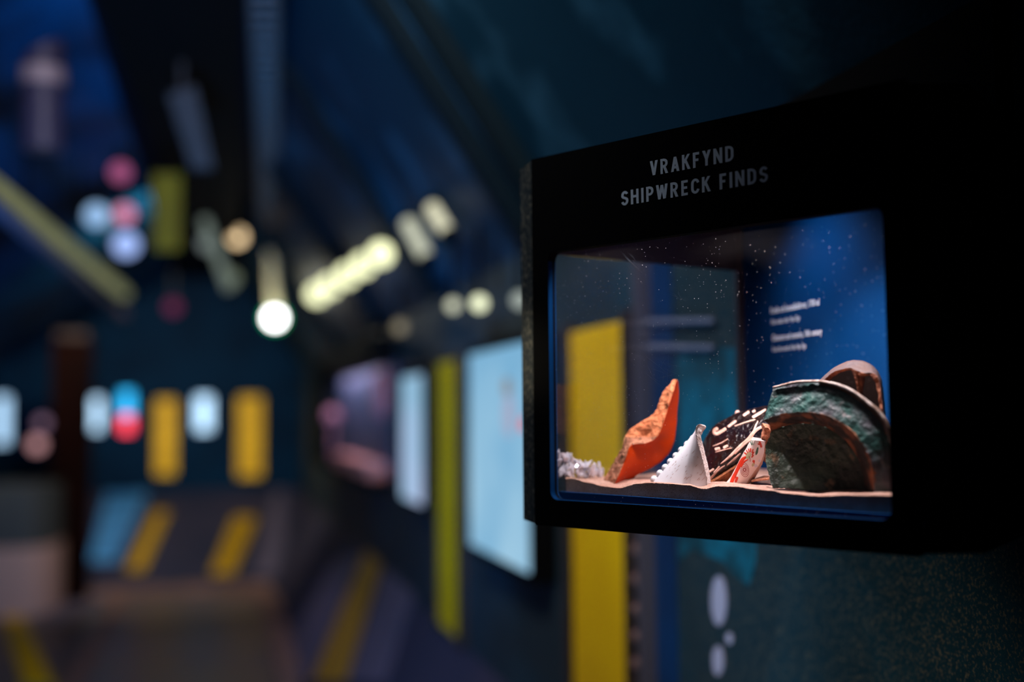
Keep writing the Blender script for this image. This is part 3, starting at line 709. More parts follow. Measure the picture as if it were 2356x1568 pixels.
strokes('white_ground', ftree, [([(1735, 1072), (1743, 1068), (1749, 1056)], [6, 8, 4])], mk('pale_lilac_glaze', (.66, .62, .72), .3), fl, .00010, 6)

# --- thin flat sherd lying right of it
m = MB(); q = [W(1728, 1104, 1.33), W(1776, 1098, 1.315), W(1778, 1094, 1.34), W(1758, 1093, 1.35), W(1742, 1098, 1.35)]
m.add(q+[p-Vector((0, 0, .0022)) for p in q], [(0, 1, 2, 3, 4), (9, 8, 7, 6, 5)]+[(i, (i+1) % 5, 5+(i+1) % 5, 5+i) for i in range(5)])
o = m.build('flat_sherd', cfr, bevel=.0005); tag(o, 'thin flat reddish sherd lying low on the sand beside the green vessel', 'pottery sherd')

# --- green vessel rim fragment (large)
gg = mk('green_patina', (.030, .105, .095), .42, spec=.4, c2=(.085, .085, .105), scale=26, lo=.42, hi=.6, bump=1.0, bscale=110, c3=(.20, .17, .18), s3=75, lo3=.60, hi3=.74)
gw = mk('dark_green_glaze_inside', (.05, .085, .06), .5, spec=.3, c2=(.02, .03, .026), scale=18, lo=.4, hi=.6, bump=1.2, bscale=100, c3=(.26, .16, .09), s3=55, lo3=.58, hi3=.74)
gr_ = mk('rust_brown_band', (.30, .10, .04), .6, c2=(.022, .014, .012), scale=48, lo=.38, hi=.52, bump=.6, bscale=120)
rimm = mk('pale_grey_rim', (.42, .36, .34), .35, spec=.6, c2=(.20, .13, .10), scale=140, lo=.45, hi=.6, bump=.5, bscale=250)  # pale grey mottled with brown
outb = mk('brown_outside_glaze', (.34, .16, .085), .5, c2=(.24, .12, .07), scale=25)
R0 = [(1779, 893), (1828, 881), (1885, 879), (1940, 891), (1990, 922), (2034, 966), (2055, 1045), (2054, 1152)]
R1 = [(1757, 966), (1800, 952), (1852, 947), (1905, 956), (1951, 983), (1986, 1021), (2007, 1072), (2014, 1148)]
R2 = [(1770, 978), (1806, 963), (1853, 958), (1900, 967), (1943, 993), (1976, 1029), (1996, 1078), (2003, 1147)]
R3 = [(1774, 993), (1808, 979), (1852, 974), (1896, 981), (1934, 1004), (1964, 1037), (1983, 1083), (1991, 1145)]
R4 = [(1760, 1045), (1805, 1040), (1846, 1046), (1880, 1052), (1908, 1068), (1930, 1090), (1944, 1112), (1952, 1140)]
R5 = [(1776, 1120), (1806, 1122), (1842, 1125), (1870, 1128), (1890, 1131), (1906, 1134), (1920, 1137), (1930, 1139)]
def gl(x): return depth_of(hit(x, 1000, F(0, 0, GO), N3))
offs = [.038, .026, .034, .056, .058, .042]
ctrl = []
for r, of in zip((R0, R1, R2, R3, R4, R5), offs):
    ctrl.append([W(x, y, gl(min(x, 2045))+of) for x, y in r])
vessel = thing('green_vessel_fragment', W(1900, 1130, 1.2), 'large green-black bowl fragment standing on edge, its curved rim at the top', 'vessel fragment')
vessel.location.z = E-.09
o, vt = patch('flange', ctrl[0:2], 110, 22, .004, [gg, outb, rimm], vessel, amp=.0012, afreq=55, jag=.0014)
o, _t = patch('rust_band', ctrl[1:4], 90, 20, .003, [gr_, outb, gr_], vessel, amp=.0005, afreq=90, jag=.0005)
o, _t = patch('hollow', ctrl[3:6], 90, 40, .003, [gw, outb, gw], vessel, amp=.0009, afreq=60, jag=.0016)
# rolled rim
rp = [crp([W(x, y-1.5, gl(min(x, 2045))+.035) for x, y in R0], i/60*6.15) for i in range(61)]
rp = [p+Vector((0, 0, .0005*noise.noise(p*200))) for p in rp]
m = MB(); m.tube(rp, [.0014+.0012*(i/60) for i in range(61)], 10); m.build('rim', rimm, vessel, smooth=True)
# outside wall of the bowl curving away behind the rim
RO = [(1885, 877), (1930, 882), (1975, 905), (2015, 937), (2040, 962), (2048, 985)]
RI = [(1885, 880), (1930, 889), (1975, 914), (2015, 948), (2036, 972), (2044, 1000)]
ctrl2 = [[W(x, y, gl(min(x, 2045))+.064) for x, y in RO], [W(x, y-1, gl(min(x, 2045))+.036) for x, y in RI]]
patch('outer_wall', ctrl2, 50, 10, .003, [outb, outb, outb], vessel, amp=.0003)

# --- brown jug shoulder sherd behind
bt = mk('brown_stoneware', (.10, .06, .052), .6, spec=.3, c2=(.075, .055, .06), scale=35, bump=.4, bscale=120)
bi = mk('dark_brown_inside', (.014, .005, .0035), .8, c2=(.022, .008, .005), scale=30)
be = mk('brown_broken_edge', (.34, .14, .08), .9, c2=(.22, .08, .05), scale=120, bump=1.0, bscale=300)
arch = [((1868, 893), (1874, 899), (1884, 906)), ((1888, 872), (1893, 877), (1900, 886)), ((1908, 853), (1915, 857), (1921, 864)), ((1930, 839), (1935, 850), (1938, 855)), ((1952, 830), (1956, 846), (1958, 850)),
        ((1975, 828), (1972, 853), (1968, 858)), ((1997, 834), (1990, 858), (1985, 866)), ((2015, 847), (2009, 858), (2001, 864)), ((2027, 868), (2022, 872), (2014, 880)), ((2032, 895), (2027, 900), (2020, 905)), ((2036, 935), (2031, 938), (2025, 942)), ((2040, 975), (2036, 978), (2030, 980))]
secs = []
for a, b, c in arch:
    dz = gl(min(a[0], 2040))
    secs.append([W(*a, dz+.088), W(*b, dz+.070), W(*c, dz+.073), W(c[0], c[1], dz+.095)])
jo = loft('brown_jug_sherd', secs, 8, 8, [0, 1, 2, 2], [bt, be, bi], [.0004, .0012, .001, .0005], freq=220)
tag(jo, 'rounded brown stoneware jug sherd with a broken opening, behind the green fragment', 'pottery sherd')
ri = [((1958, 848), (1990, 858)), ((1966, 868), (1990, 874)), ((1971, 888), (1986, 892)), ((1974, 905), (1986, 908)), ((1976, 930), (1988, 932))]
loft('middle_rib', [[W(*a, gl(1975)+.072), W(*b, gl(1975)+.074), W(b[0], b[1], gl(1975)+.084), W(a[0], a[1], gl(1975)+.084)] for a, b in ri], 8, 5, [0]*4, [be], [.0006]*4, jo, freq=250)
ctrl = [[W(x, y, gl(1975)+.12) for x, y in ((1882, 893), (1905, 862), (1950, 840), (1998, 845), (2030, 885))], [W(x, y, gl(1975)+.125) for x, y in ((1875, 935), (1905, 940), (1950, 945), (2000, 950), (2036, 955))]]
patch('inner_wall', ctrl, 20, 12, .004, [bi, bi, bi], jo)

# --- clear glass fragments heap at the left
gsh = mk('clear_glass_chip', (.80, .82, .95), .16, spec=1.0, metal=.35)
for k in range(95):
    x = 1284+random.random()*104; t = (x-1284)/104
    hmax = 40*(1-t)**1.1+16
    y = 1093-random.random()*hmax; r = .0022+.003*random.random()
    c = W(x, y, 1.437+.02*t+random.random()*.008)
    c.z = max(c.z, E-.082)
    m = MB(); pts = []
    for q in range(7):
        v = Vector((random.gauss(0, 1), random.gauss(0, 1), random.gauss(0, 1))).normalized()*r*(.5+1.1*random.random()); v = Vector((v.x, v.y*.5, v.z*(1.5 if k % 3 else .5))); pts.append(c+v)
    bm = bmesh.new(); [bm.verts.new(p) for p in pts]; bmesh.ops.convex_hull(bm, input=bm.verts)
    bm.verts.ensure_lookup_table(); bm.verts.index_update(); m.add([v.co.copy() for v in bm.verts], [tuple(v.index for v in f.verts) for f in bm.faces]); bm.free()
    o = m.build('glass_chip', gsh); tag(o, 'clear sparkling glass chip in the heap at the left end of the case', 'glass chip', 'heap of glass chips left of the orange sherd')

# ================================================================== RIGHT WALL FITTINGS
def rx(px, X): # Y on a plane X at a pixel column
    return hit(px, 950, (X, 0, 0), (1, 0, 0)).y
def yellow_wall(ya, yb, zb, zt, label, sl=0.0):
    t = thing('yellow_wall_board', (XR, (ya+yb)/2, E+zb), label, 'panel', None)
    m = MB(); m.box((XR-.022, ya, E+zb), (XR-.001, yb, E+zt)); m.build('face', M['yellow'], t, bevel=.004)
    for a, b in ((ya-.05, ya-.002), (yb+.002, yb+.05)):
        m = MB(); m.box((XR-.03, a, E+zb-.02), (XR-.001, b, E+zt+.02)); m.build('frame_strip', M['brown'], t)
    return t
XF = XR-.022
yp = yellow_wall(rx(1437, XF), rx(1313, XF), -.83, .20, 'bright yellow wall panel directly behind the glass case')
yellow_wall(rx(1052, XF), rx(1008, XF), -.83, .20, 'yellow wall panel between the two lit display boards')
# bolts on the near frame
for y in (1262, 1331, 1400, 1462, 1525):
    p = hit(1462, y, (XR-.03, 0, 0), (1, 0, 0))
    m = MB(); m.ball(p, .012, 6, (.6, 1, 1)); o = m.build('bolt', M['copper'], yp)
# steel strip right of it
m = MB(); m.box((XR-.035, rx(1474, XR-.03), E-.84), (XR-.001, rx(1441, XR-.03)-.062, ZK-.02)); o = m.build('steel_stanchion', M['purple'])
tag(o, 'dark purplish steel upright between the yellow panel and the painted wall', 'upright')
# painted blue stripe and bubble shapes on the wall below the case
bluep = mk('deep_blue_wall_paint', (.002, .030, .11), .5, c2=(.003, .02, .07), scale=4)
m = MB(); m.box((XR-.004, rx(1552, XR), E-.84), (XR-.0005, rx(1488, XR), ZK-.02)); o = m.build('blue_stripe', bluep); tag(o, 'deep blue painted stripe on the wall beside the yellow panel', 'painted stripe')
tealp = mk('teal_wall_paint', (.004, .12, .20), .5, c2=(.006, .04, .06), scale=9, lo=.4, hi=.6)
m = MB(); pp = [hit(x, y, (XR-.002, 0, 0), (1, 0, 0)) for x, y in ((1560, 800), (1742, 800), (1738, 1290), (1722, 1345), (1700, 1330), (1660, 1290), (1590, 1260), (1562, 1290))]
m.add(pp+[p+Vector((.0015, 0, 0)) for p in pp], [tuple(range(8)), tuple(range(8, 16))[::-1]]+[(i, (i+1) % 8, 8+(i+1) % 8, 8+i) for i in range(8)])
o = m.build('painted_patch', tealp); tag(o, 'teal painted patch on the wall behind and under the case', 'painted patch')
bub = mk('pale_lilac_paint', (.36, .34, .48), .6)
for (x, y, a, b, lab) in ((1653, 1381, 17, 57, 'largest pale oval bubble painted on the wall below the case'), (1651, 1519, 12, 34, 'lower pale oval bubble painted on the wall'), (1677, 1468, 7, 13, 'tiny pale bubble painted between the two ovals')):
    m = MB(); ring = [hit(x+a*math.cos(t), y+b*math.sin(t), (XR-.003, 0, 0), (1, 0, 0)) for t in [k*math.pi/14 for k in range(28)]]
    m.add(ring+[p+Vector((.002, 0, 0)) for p in ring], [tuple(range(28)), tuple(range(28, 56))[::-1]]+[(i, (i+1) % 28, 28+(i+1) % 28, 28+i) for i in range(28)])
    o = m.build('painted_bubble', bub); tag(o, lab, 'painted bubble')
# two thin pale tubes added to imitate reflections in the side glass
for (ya_, yb_, lab) in ((742, 738, 'upper of two pale lines imitating reflections in the side glass'), (797, 800, 'lower of two pale lines imitating reflections in the side glass')):
    m = MB(); pts = []
    for k in range(13):
        t = k/12; x = 1425+(1640-1425)*t; pts.append(hit(x, ya_+(yb_-ya_)*t, (XR-.012, 0, 0), (1, 0, 0)))
    m.tube(pts, .006, 8); o = m.build('reflection_line', mk('pale_reflection', (.12, .13, .2), .5), smooth=True); tag(o, lab, 'cable')

# lit boards on the right wall
lit = emitter('lit_board_print', (.20, .44, .66), 1.0, (.34, .58, .76), 2.2)
litfar = emitter('lit_board_far', (.42, .64, .86), 2.3)
def board(ya, yb, zb, zt, label, mat):
    t = thing('lit_board', (XR-.07, (ya+yb)/2, E+zb), label, 'display board', 'lit display boards')
    m = MB(); m.box((XR-.075, ya, E+zb-.03), (XR-.001, yb, E+zt+.03)); hs = m.build('housing', M['black'], t, bevel=.006)
    m = MB(); m.box((XR-.081, ya+.01, E+zb), (XR-.0755, yb-.01, E+zt)); m.build('screen', mat, t)
    return t
b1 = board(rx(1214, .80), rx(1079, .80), -.425, .190, 'large pale blue lit board just left of the glass case', lit)
b2 = board(rx(970, .80), rx(924, .80), -.37, .16, 'narrow-looking pale blue lit board beyond the yellow panel', emitter('lit_board_mid', (.25, .45, .62), 1.1, (.42, .50, .74), 3))
b2['label'] = 'second pale blue lit board, left of the thin yellow panel'
# printed marks on the near board
pr = emitter('print_red', (1.0, .12, .10), .9); pg = emitter('print_lilac', (.42, .45, .62), .9); pbr = emitter('print_brown', (.30, .30, .32), .9)
def disc_on(px, py, a, b, X, mat, name, parent):
    m = MB(); ring = [hit(px+a*math.cos(t), py+b*math.sin(t), (X, 0, 0), (1, 0, 0)) for t in [k*math.pi/12 for k in range(24)]]
    m.add(ring+[p+Vector((.002, 0, 0)) for p in ring], [tuple(range(24)), tuple(range(24, 48))[::-1]]+[(i, (i+1) % 24, 24+(i+1) % 24, 24+i) for i in range(24)])
    return m.build(name, mat, parent)
disc_on(1204, 976, 6, 18, XR-.083, pr, 'red_roundel', b1)
disc_on(1170, 955, 12, 50, XR-.083, pg, 'printed_figure', b1)
disc_on(1166, 890, 10, 22, XR-.083, pbr, 'printed_figure', b1)

# dark blue-purple showcase further along
sx = thing('far_showcase', (XR-.1, 7, E-.5), 'dark showcase with dim purple and pink lit contents, far along the right wall', 'showcase')
ya_, yb_ = rx(900, XR-.28), rx(716, XR-.28)
ya_, yb_ = 5.75, 9.2
X1 = XR-.13
m = MB(); m.box((X1, ya_, E-.38), (XR-.001, yb_, E-.34)); m.box((X1, ya_, E+.26), (XR-.001, yb_, E+.40)); m.box((X1, yb_-.03, E-.339), (XR-.001, yb_, E+.259)); m.build('cabinet_shell', M['black'], sx)
m = MB(); m.box((XR-.02, ya_+.03, E-.339), (XR-.002, yb_-.031, E+.259)); m.build('back_board', mk('violet_board', (.06, .07, .17), .6, c2=(.02, .05, .08), scale=4), sx)
m = MB(); m.box((X1+.01, ya_+.2, E-.339), (XR-.021, yb_-1.4, E-.26)); m.build('shelf', mk('salmon_shelf', (.75, .28, .24), .6), sx)
light('AREA', 'showcase_lamp', (X1+.03, 7.2, E+.25), (XR-.05, 7.2, E-.4), 6, (.85, .75, 1.0), 2.0, .12)
m = MB(); p = hit(750, 957, (X1-.0, 0, 0), (1, 0, 0)); m.ball(p+Vector((.048, 0, 0)), .058, 10); m.tube([p+Vector((.048, 0, -.05)), Vector((p.x+.048, p.y, E-.338))], .012, 8); o = m.build('pink_globe', mk('pink_globe', (.60, .25, .32), .5), smooth=True); tag(o, 'round pink object glowing dimly inside the far showcase', 'globe')
m = MB(); p = hit(878, 905, (X1+.05, 0, 0), (1, 0, 0)); m.tube([p-Vector((0, 0, .12)), p-Vector((0, 0, .05)), p+Vector((0, 0, .08)), p+Vector((0, 0, .12))], [.032, .048, .045, .02]); o = m.build('red_jar', mk('red_jar', (.45, .16, .18), .5), smooth=True); tag(o, 'tall dull red jar inside the far showcase', 'jar')

# stripes on the sloping lower walls
RL = [Vector((XR, 0, E-.85)), Vector((XA, 0, 0))]; RLn = Vector((-(RL[0].z-RL[1].z), 0, RL[0].x-RL[1].x)).normalized()
LLn = Vector((E-.85, 0, XB-XL)).normalized()
def strip_on(quad_px, p0, nrm, mat, name, label, cat='stripe', th=.012, parent=None):
    q = [hit(x, y, Vector(p0)+Vector(nrm)*th, nrm) for x, y in quad_px]; m = MB(); m.slab(q, -Vector(nrm)*(th-.002)); o = m.build(name, mat, parent)
    return tag(o, label, cat) if not parent else o
strip_on([(838, 1270), (880, 1270), (790, 1568), (715, 1568)], (XR, 0, E-.85), RLn, mk('ochre_paint', (.45, .24, .02), .6), 'painted_band', 'ochre stripe running down the sloping right wall foot')
strip_on([(770, 1290), (830, 1270), (705, 1568), (610, 1568)], (XR, 0, E-.85), RLn, M['lilac'], 'painted_band', 'lilac grey panel left of the ochre stripe on right wall foot')
strip_on([(890, 1290), (960, 1330), (880, 1568), (800, 1568)], (XR, 0, E-.85), RLn, M['lilac'], 'painted_band', 'lilac grey panel right of the ochre stripe on right wall foot')
strip_on([(-30, 1300), (10, 1330), (125, 1575), (55, 1575)], (0, 0, 0), (0, 0, 1), M['yellow'], 'painted_band', 'yellow floor marking at lower left')
strip_on([(40, 1300), (180, 1290), (235, 1385), (110, 1440)], (0, 0, 0), (0, 0, 1), M['lilac'], 'painted_band', 'lilac grey patch of floor at lower left')

# ================================================================== FAR WALL
def fw(px, py, y=YF-.03): return hit(px, py, (0, y, 0), (0, 1, 0))
def flat(name, x0, y0_, x1, y1_, mat, label, cat, group=None, th=.06):
    a = fw(x0, y1_); b = fw(x1, y0_); t = thing(name, ((a.x+b.x)/2, YF-.02, a.z), label, cat, group)
    m = MB(); m.box((a.x-.02, YF-.025, a.z-.02), (b.x+.02, YF-.001, b.z+.02)); m.build('frame', M['black'], t)
    m = MB(); m.box((a.x, YF-.035, a.z), (b.x, YF-.0255, b.z)); m.build('face', mat, t)
    return t
yb = mk('bright_yellow_paint', (.90, .55, 0), .55, c2=(.78, .46, 0), scale=4)
flat('yellow_wall_board', 358, 918, 404, 1092, yb, 'left of two tall yellow panels on the end wall', 'panel')
flat('yellow_wall_board', 548, 912, 602, 1096, yb, 'right of two tall yellow panels on the end wall', 'panel')
flat('lit_board', 204, 915, 234, 990, litfar, 'pale lit board on the end wall beside the cyan screen', 'display board', 'lit display boards')
flat('lit_board', 451, 912, 486, 990, litfar, 'pale lit board on the end wall between the two yellow panels', 'display board', 'lit display boards')
t = flat('video_screen', 276, 900, 306, 955, emitter('cyan_screen', (.03, .45, .90), 2.0), 'cyan screen with red lower part on the end wall', 'screen')
a = fw(277, 993); b = fw(305, 958); m = MB(); m.box((a.x, YF-.035, a.z), (b.x, YF-.0255, b.z)); o = m.build('red_lower_part', emitter('red_screen', (1.0, .06, .10), 2.6), t)
a0 = (0, YF, E-.80)
strip_on([(355, 1175), (388, 1175), (330, 1310), (290, 1310)], a0, APN, mk('darker_yellow_paint', (.50, .30, 0), .6), 'painted_band', 'left yellow stripe on the slope below the end wall')  # both bands: yellow darkened in the paint to offset the slope's stronger light
strip_on([(540, 1188), (590, 1188), (535, 1318), (485, 1318)], a0, APN, mk('darker_yellow_paint', (.50, .30, 0), .6), 'painted_band', 'right yellow stripe on the slope below the end wall')
strip_on([(248, 1120), (345, 1120), (270, 1290), (205, 1290)], a0, APN, M['bluespill'], 'painted_band', 'blue screen light painted as a strip on the slope below the cyan screen', 'panel')  # blue light from the screen, put into the slope as a paint strip
strip_on([(632, 1125), (655, 1125), (655, 1320), (590, 1320)], a0, APN, M['lilac'], 'painted_band', 'grey panel at the right end of the slope', 'panel')
light('SPOT', 'screen_spill_fill', (-.9, 9.0, E+1.2), (-1.2, 11.4, E-1.2), 45, (.2, .55, 1.0), .05, cone=30, blend=.8)  # added blue fill standing in for the screen's light on the slope

# dark red-brown post at the left
p = W(160, 1290, 9.3)
t = thing('wooden_post', (p.x, p.y, 0), 'dark reddish brown post at the left of the passage', 'post')
m = MB(); m.box((p.x-.15, p.y-.12, 0), (p.x+.15, p.y+.12, E+.62)); m.build('shaft', mk('dark_red_wood', (.004, .001, .0006), .8, spec=.03, c2=(.007, .0014, .0008), scale=4), t, bevel=.02)
m = MB(); m.box((p.x-.13, p.y-.13, E+.621), (p.x+.13, p.y+.13, E+.70)); m.build('cap', mk('red_wood_cap', (.012, .003, .002), .6), t, bevel=.02)
# rounded counter left
p = W(60, 1290, 6.3)
XQ = XL+.36
t = thing('rounded_counter', (-1.45, 9.6, 0), 'grey rounded counter with a pinkish edge at lower left', 'counter')
m = MB(); sec = []
for k in range(13):
    a = math.pi/2*k/12; sec.append((-1.24+.36*math.sin(a), 6.5-.5+ .5*(1-math.cos(a)) if False else 6.0+.9*(1-math.cos(a))))
poly = [(-1.70, 9.3)]+[(-1.42+.22*math.sin(math.pi/2*k/12), 9.3+.35*(1-math.cos(math.pi/2*k/12))) for k in range(0, 13)]+[(-1.20, 10.0), (-1.70, 10.0)]
m.prism(poly, .52, .98); m.build('body', mk('counter_laminate', (.045, .05, .05), .6), t)
m = MB(); m.prism([(x+.01, y-.01) for x, y in poly], .0, .519); m.build('edge_band', mk('pink_edge', (.45, .28, .24), .6), t)
flat('lit_board', -14, 912, 22, 1020, emitter('lit_board_left', (.34, .54, .76), 1.7), 'pale lit board at the far left of the photo', 'display board', 'lit display boards')
for x, y, r, col, lab in ((85, 1022, .045, (.75, .38, .40), 'pinkish lamp globe beside the far left lit board'), (98, 972, .035, (.30, .18, .28), 'dim mauve lamp globe above the pinkish one')):
    r *= 1.6; p = W(x, y, 11.4); t = thing('lamp_globe', p-Vector((0, 0, r)), lab, 'lamp')
    m = MB(); m.ball(p, r, 8); m.build('globe', emitter('globe', col, .9), t, smooth=True)
    m = MB(); m.tube([p, Vector((p.x, YF-.002, p.z))], .008, 8); m.build('arm', M['black'], t)

# ================================================================== CEILING FITTINGS
def beam(name, near, far, dn_, df, hgt, mat, label, cat):
    a, b = W(near[0], near[2], dn_), W(near[1], near[2], dn_); c, d = W(far[0], far[2], df), W(far[1], far[2], df)
    m = MB(); h = Vector((0, 0, hgt)); m.hexa([a, b, d, c, a+h, b+h, d+h, c+h]); o = m.build(name, mat); return tag(o, label, cat)
beam('ventilation_duct', (190, 560, -70), (432, 548, 545), 3.7, 8.0, .12, M['black'], 'wide black duct tapering away under the ceiling, left of the cable tray', 'duct')
beam('ventilation_duct', (690, 905, -70), (694, 750, 520), 3.7, 8.2, .12, M['black'], 'narrower black duct under the ceiling, right of the cable tray', 'duct')
# ribbed tray
t = thing('cable_tray', W(600, -70, 3.6), 'ribbed pale cable tray running along the ceiling towards the brightest lamp', 'cable tray')
traym = mk('grey_galvanised', (.055, .05, .055), .5)
a, b = W(575, -70, 3.6), W(640, -70, 3.6); c, d = W(603, 545, 8.4), W(640, 545, 8.4)
for s_, e_ in ((a, c), (b, d)):
    m = MB(); m.tube([s_, e_], .012, 8); m.build('side_rail', traym, t)
for k in range(46):
    u = k/45; p = a.lerp(c, u); q = b.lerp(d, u)
    m = MB(); m.tube([p, q], .016, 6); m.build('tray_rung', traym, t)
# brightest lamp on a ribbed stem
LP = W(632, 731, 8.3)
t = thing('pendant_lamp', LP-Vector((0, 0, .08)), 'brightest round white lamp with an added green fringe hanging in the passage', 'lamp')
stem = emitter('stem_glow', (.34, .38, .20), .9)
top = W(622, 545, 8.6)
m = MB(); m.tube([top+Vector((0, 0, .3)), top, top.lerp(LP, .5), LP+Vector((0, 0, .05))], [.03, .03, .035, .045], 12); m.build('stem', mk('pale_stem', (.6, .6, .42), .5), t)
to = (CAMP-LP).normalized()
def discm(c, nrm, r0, r1, th, n=28):
    a = nrm.cross(UP).normalized(); b = nrm.cross(a); m = MB(); vs = []
    for (rr, o_) in ((r0, 0), (r1, 0), (r1, th), (r0, th)):
        for k in range(n):
            t_ = 2*math.pi*k/n; vs.append(c+(a*math.cos(t_)+b*math.sin(t_))*rr+nrm*o_)
    fs = []
    for q in range(4):
        for k in range(n): fs.append((q*n+k, q*n+(k+1) % n, ((q+1) % 4)*n+(k+1) % n, ((q+1) % 4)*n+k))
    m.add(vs, fs); return m
m = MB(); a = to; m.tube([LP-to*.02, LP-to*.005], .080, 24); m.build('housing', M['black'], t)
m = MB(); m.tube([LP-to*.0045, LP+to*.004], .060, 28); m.build('bulb', emitter('white_bulb', (1, 1, 1), 9), t)
discm(LP, to, .068, .084, .004).build('green_fringe', emitter('green_fringe', (0, .45, .16), 1.6), t)  # added glowing ring imitating a lens colour fringe round the lamp
light('SPOT', 'pendant_light', LP+to*.02, LP+to*1.0-Vector((0, 0, .3)), 3, (1, .95, .8), .04, cone=150, blend=.5)
l_ = light('POINT', 'pendant_uplight', LP+Vector((0, 0, .13))+to*.12, LP, .8, (1, .98, .62), .02); l_.data.shadow_soft_size = .02

# lamp bar with five bulbs
a = W(726, 678, 5.6); b = W(876, 584, 4.75)
t = thing('lamp_bar', a, 'row of five pale yellow-green bulbs on a slanting bar', 'lamp')
back_ = (a-CAMP).normalized()*.06
m = MB(); m.tube([a+back_, b+back_], .032, 12); m.build('bar', mk('lampbar', (.12, .16, .10), .5), t)
m = MB(); m.tube([b+back_, b+back_+Vector((.03, 0, .16))], .01, 8); m.build('bracket', M['black'], t)
bulb = emitter('bar_bulb', (.86, .88, .52), 2.1)
for k in (0.02, .25, .52, .76, 1.0):
    m = MB(); m.ball(a.lerp(b, k), .050, 9); m.build('bulb', bulb, t, smooth=True)

def tubelamp(x0, y0_, x1, y1_, dep, r, col, st, label):
    a = W(x0, y0_, dep); b = W(x1, y1_, dep-.1); t = thing('tube_lamp', a, label, 'lamp'); far = dep > 6
    m = MB(); m.tube([a, b], r, 12); m.build('tube', emitter('tube_light', col, st), t, smooth=True)
    for p in (a, b):
        m = MB(); dd_ = (b-a).normalized()*(.02 if p is b else -.02); m.tube([p, p+dd_], r*1.2, 12); m.build('end_cap', M['black'], t)
    bk = Vector((0, 0, ZC-a.lerp(b, .5).z-.002)) if far else (a.lerp(b, .5)-CAMP).normalized()*.12+Vector((.0, 0, .05))
    m = MB(); m.tube([a.lerp(b, .5), a.lerp(b, .5)+bk], .006, 6); m.build('bracket', M['black'], t)
tubelamp(938, 512, 982, 594, 4.2, .026, (.60, .62, .48), 1.0, 'left of two short slanting tube lamps on the sloping wall')
tubelamp(994, 478, 1031, 538, 3.75, .024, (.72, .70, .50), 1.05, 'right of two short slanting tube lamps on the sloping wall')
tubelamp(470, 505, 530, 670, 6.6, .027, (.20, .25, .22), .7, 'dim slanting tube lamp left of the brightest lamp')
# long glowing handrail tube upper left
a = W(-80, 372, 3.3); b = W(285, 674, 8.2)
t = thing('rope_light_rail', a, 'long dim yellow-green light tube slanting across the upper left', 'light tube')
m = MB(); m.tube([a, a.lerp(b, .45), b], [.030, .036, .045], 14); m.build('tube', emitter('rail_glow', (.28, .29, .15), .62, (.20, .22, .12), 3), t, smooth=True)
off = Vector((0, 0, -.10))
m = MB(); m.tube([a+off*.5, b+off*1.6], .03, 10); m.build('support_rail', mk('rail_mauve', (.05, .045, .08), .5), t)
for k in (.2, .5, .8):
    p = a.lerp(b, k); m = MB(); m.tube([p, p+Vector((0, 0, .55))], .006, 6); m.build('hanger', M['black'], t)

def spotl(x, y, dep, r, col, st, label):
    p = W(x, y, dep); nrm = (CAMP-p).normalized(); t = thing('ceiling_spotlight', p-Vector((0, 0, r)), label, 'lamp')
    m = MB(); m.tube([p-nrm*.10, p-nrm*.004], [r*.7, r*1.12], 16); m.build('housing', M['black'], t)
    m = MB(); m.tube([p-nrm*.0035, p], r, 20); m.build('lens', emitter('lens', col, st), t)
    m = MB(); m.tube([p-nrm*.06, p-nrm*.06+Vector((0, 0, .25))], .008, 6); m.build('bracket', M['black'], t)
spotl(546, 545, 8, .055, (1.0, .72, .40), 1.9, 'warm round spotlight up left of the brightest lamp')
spotl(222, 495, 6.4, .062, (.30, .50, .80), 1.2, 'pale blue round spotlight at upper left')
spotl(277, 396, 5.9, .05, (.42, .10, .24), .9, 'dim magenta spotlight above the pink and blue one')
spotl(287, 492, 6.7, .054, (.85, .28, .48), 1.0, 'pink spotlight just above the pale blue lamp')
spotl(290, 562, 6.8, .072, (.36, .50, .95), 1.25, 'blue-white spotlight directly under the pink one')
spotl(1042, 702, 3.95, .022, (.62, .64, .48), 1.3, 'dim pale spotlight, left of a close pair near the case')
spotl(1103, 697, 3.55, .024, (.78, .82, .55), 1.7, 'brighter pale green spotlight of the close pair near the case')
spotl(920, 752, 5.1, .028, (.30, .26, .18), 1.0, 'faint brownish spotlight left of the close pair')
spotl(1196, 690, 3.1, .024, (.42, .48, .44), .8, 'dim greyish spotlight half hidden by the edge of the case')
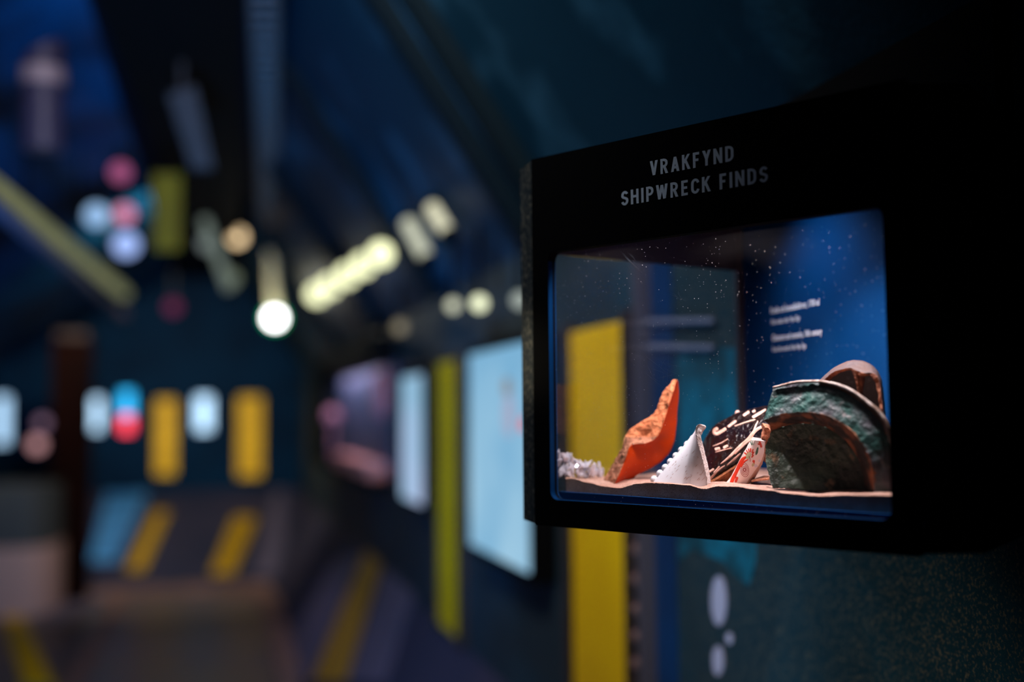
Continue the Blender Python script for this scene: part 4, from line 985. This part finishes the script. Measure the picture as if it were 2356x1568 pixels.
spotl(398, 706, 8, .05, (.20, .03, .10), .7, 'very faint magenta spotlight left of the brightest lamp')
spotl(533, 640, 8, .05, (.30, .36, .24), .6, 'dim greenish spotlight below the warm one')
spotl(478, 560, 8, .055, (.28, .34, .34), .7, 'dim grey spotlight left of the warm one')

# hanging yellow banner and grey box drawn for a reflection, mauve pipe
p = W(384, 470, 7.0); q = 7.0/FPX
t = thing('yellow_banner', W(384, 575, 5.5), 'dull yellow banner hanging high above the left yellow panel', 'banner')
m = MB(); a, b, c, d = W(352, 395, 5.5), W(417, 395, 5.5), W(414, 575, 5.5), W(355, 575, 5.5); m.slab([d, c, b, a], (0, .012, 0)); m.build('cloth', mk('dull_yellow_cloth', (.26, .15, .003), .8, c2=(.18, .10, .003), scale=5), t)
m = MB(); m.tube([W(345, 393, 5.5), W(424, 393, 5.5)], .012, 8); m.build('pole', M['black'], t)
m = MB(); m.tube([W(384, 393, 5.5), W(384, 320, 5.5)], .005, 6); m.build('hanger', M['black'], t)
m = MB(); q4 = [W(385, 215, 4.5), W(450, 195, 4.5), W(492, 385, 4.6), W(440, 385, 4.6)]; m.slab(q4, (0, .06, .0)); m.tube([q4[0].lerp(q4[1], .5)+Vector((0, .04, -.01)), q4[0].lerp(q4[1], .5)+Vector((0, .04, .16))], .012, 8); o = m.build('reflection_box', mk('reflection_grey', (.035, .029, .030), .8, c2=(.025, .022, .024), scale=4), bevel=.02)
tag(o, 'dim grey slanted box imitating a reflection under the wide black duct', 'box')
t = thing('ceiling_pipe', W(100, 345, 4.2), 'mauve vertical pipe with a copper band at upper left', 'pipe')
m = MB(); m.tube([W(100, -90, 4.2), W(100, 345, 4.2)], .075, 20); m.build('pipe', M['mauve'], t, smooth=False)
m = MB(); m.tube([W(100, 156, 4.2), W(100, 195, 4.2)], .079, 20); m.build('band', M['copper'], t)
light('SPOT', 'pipe_spot', (-.1, 2.0, E+1.2), W(100, 200, 4.2), 6, (1, .7, .75), .03, cone=18, blend=.8)
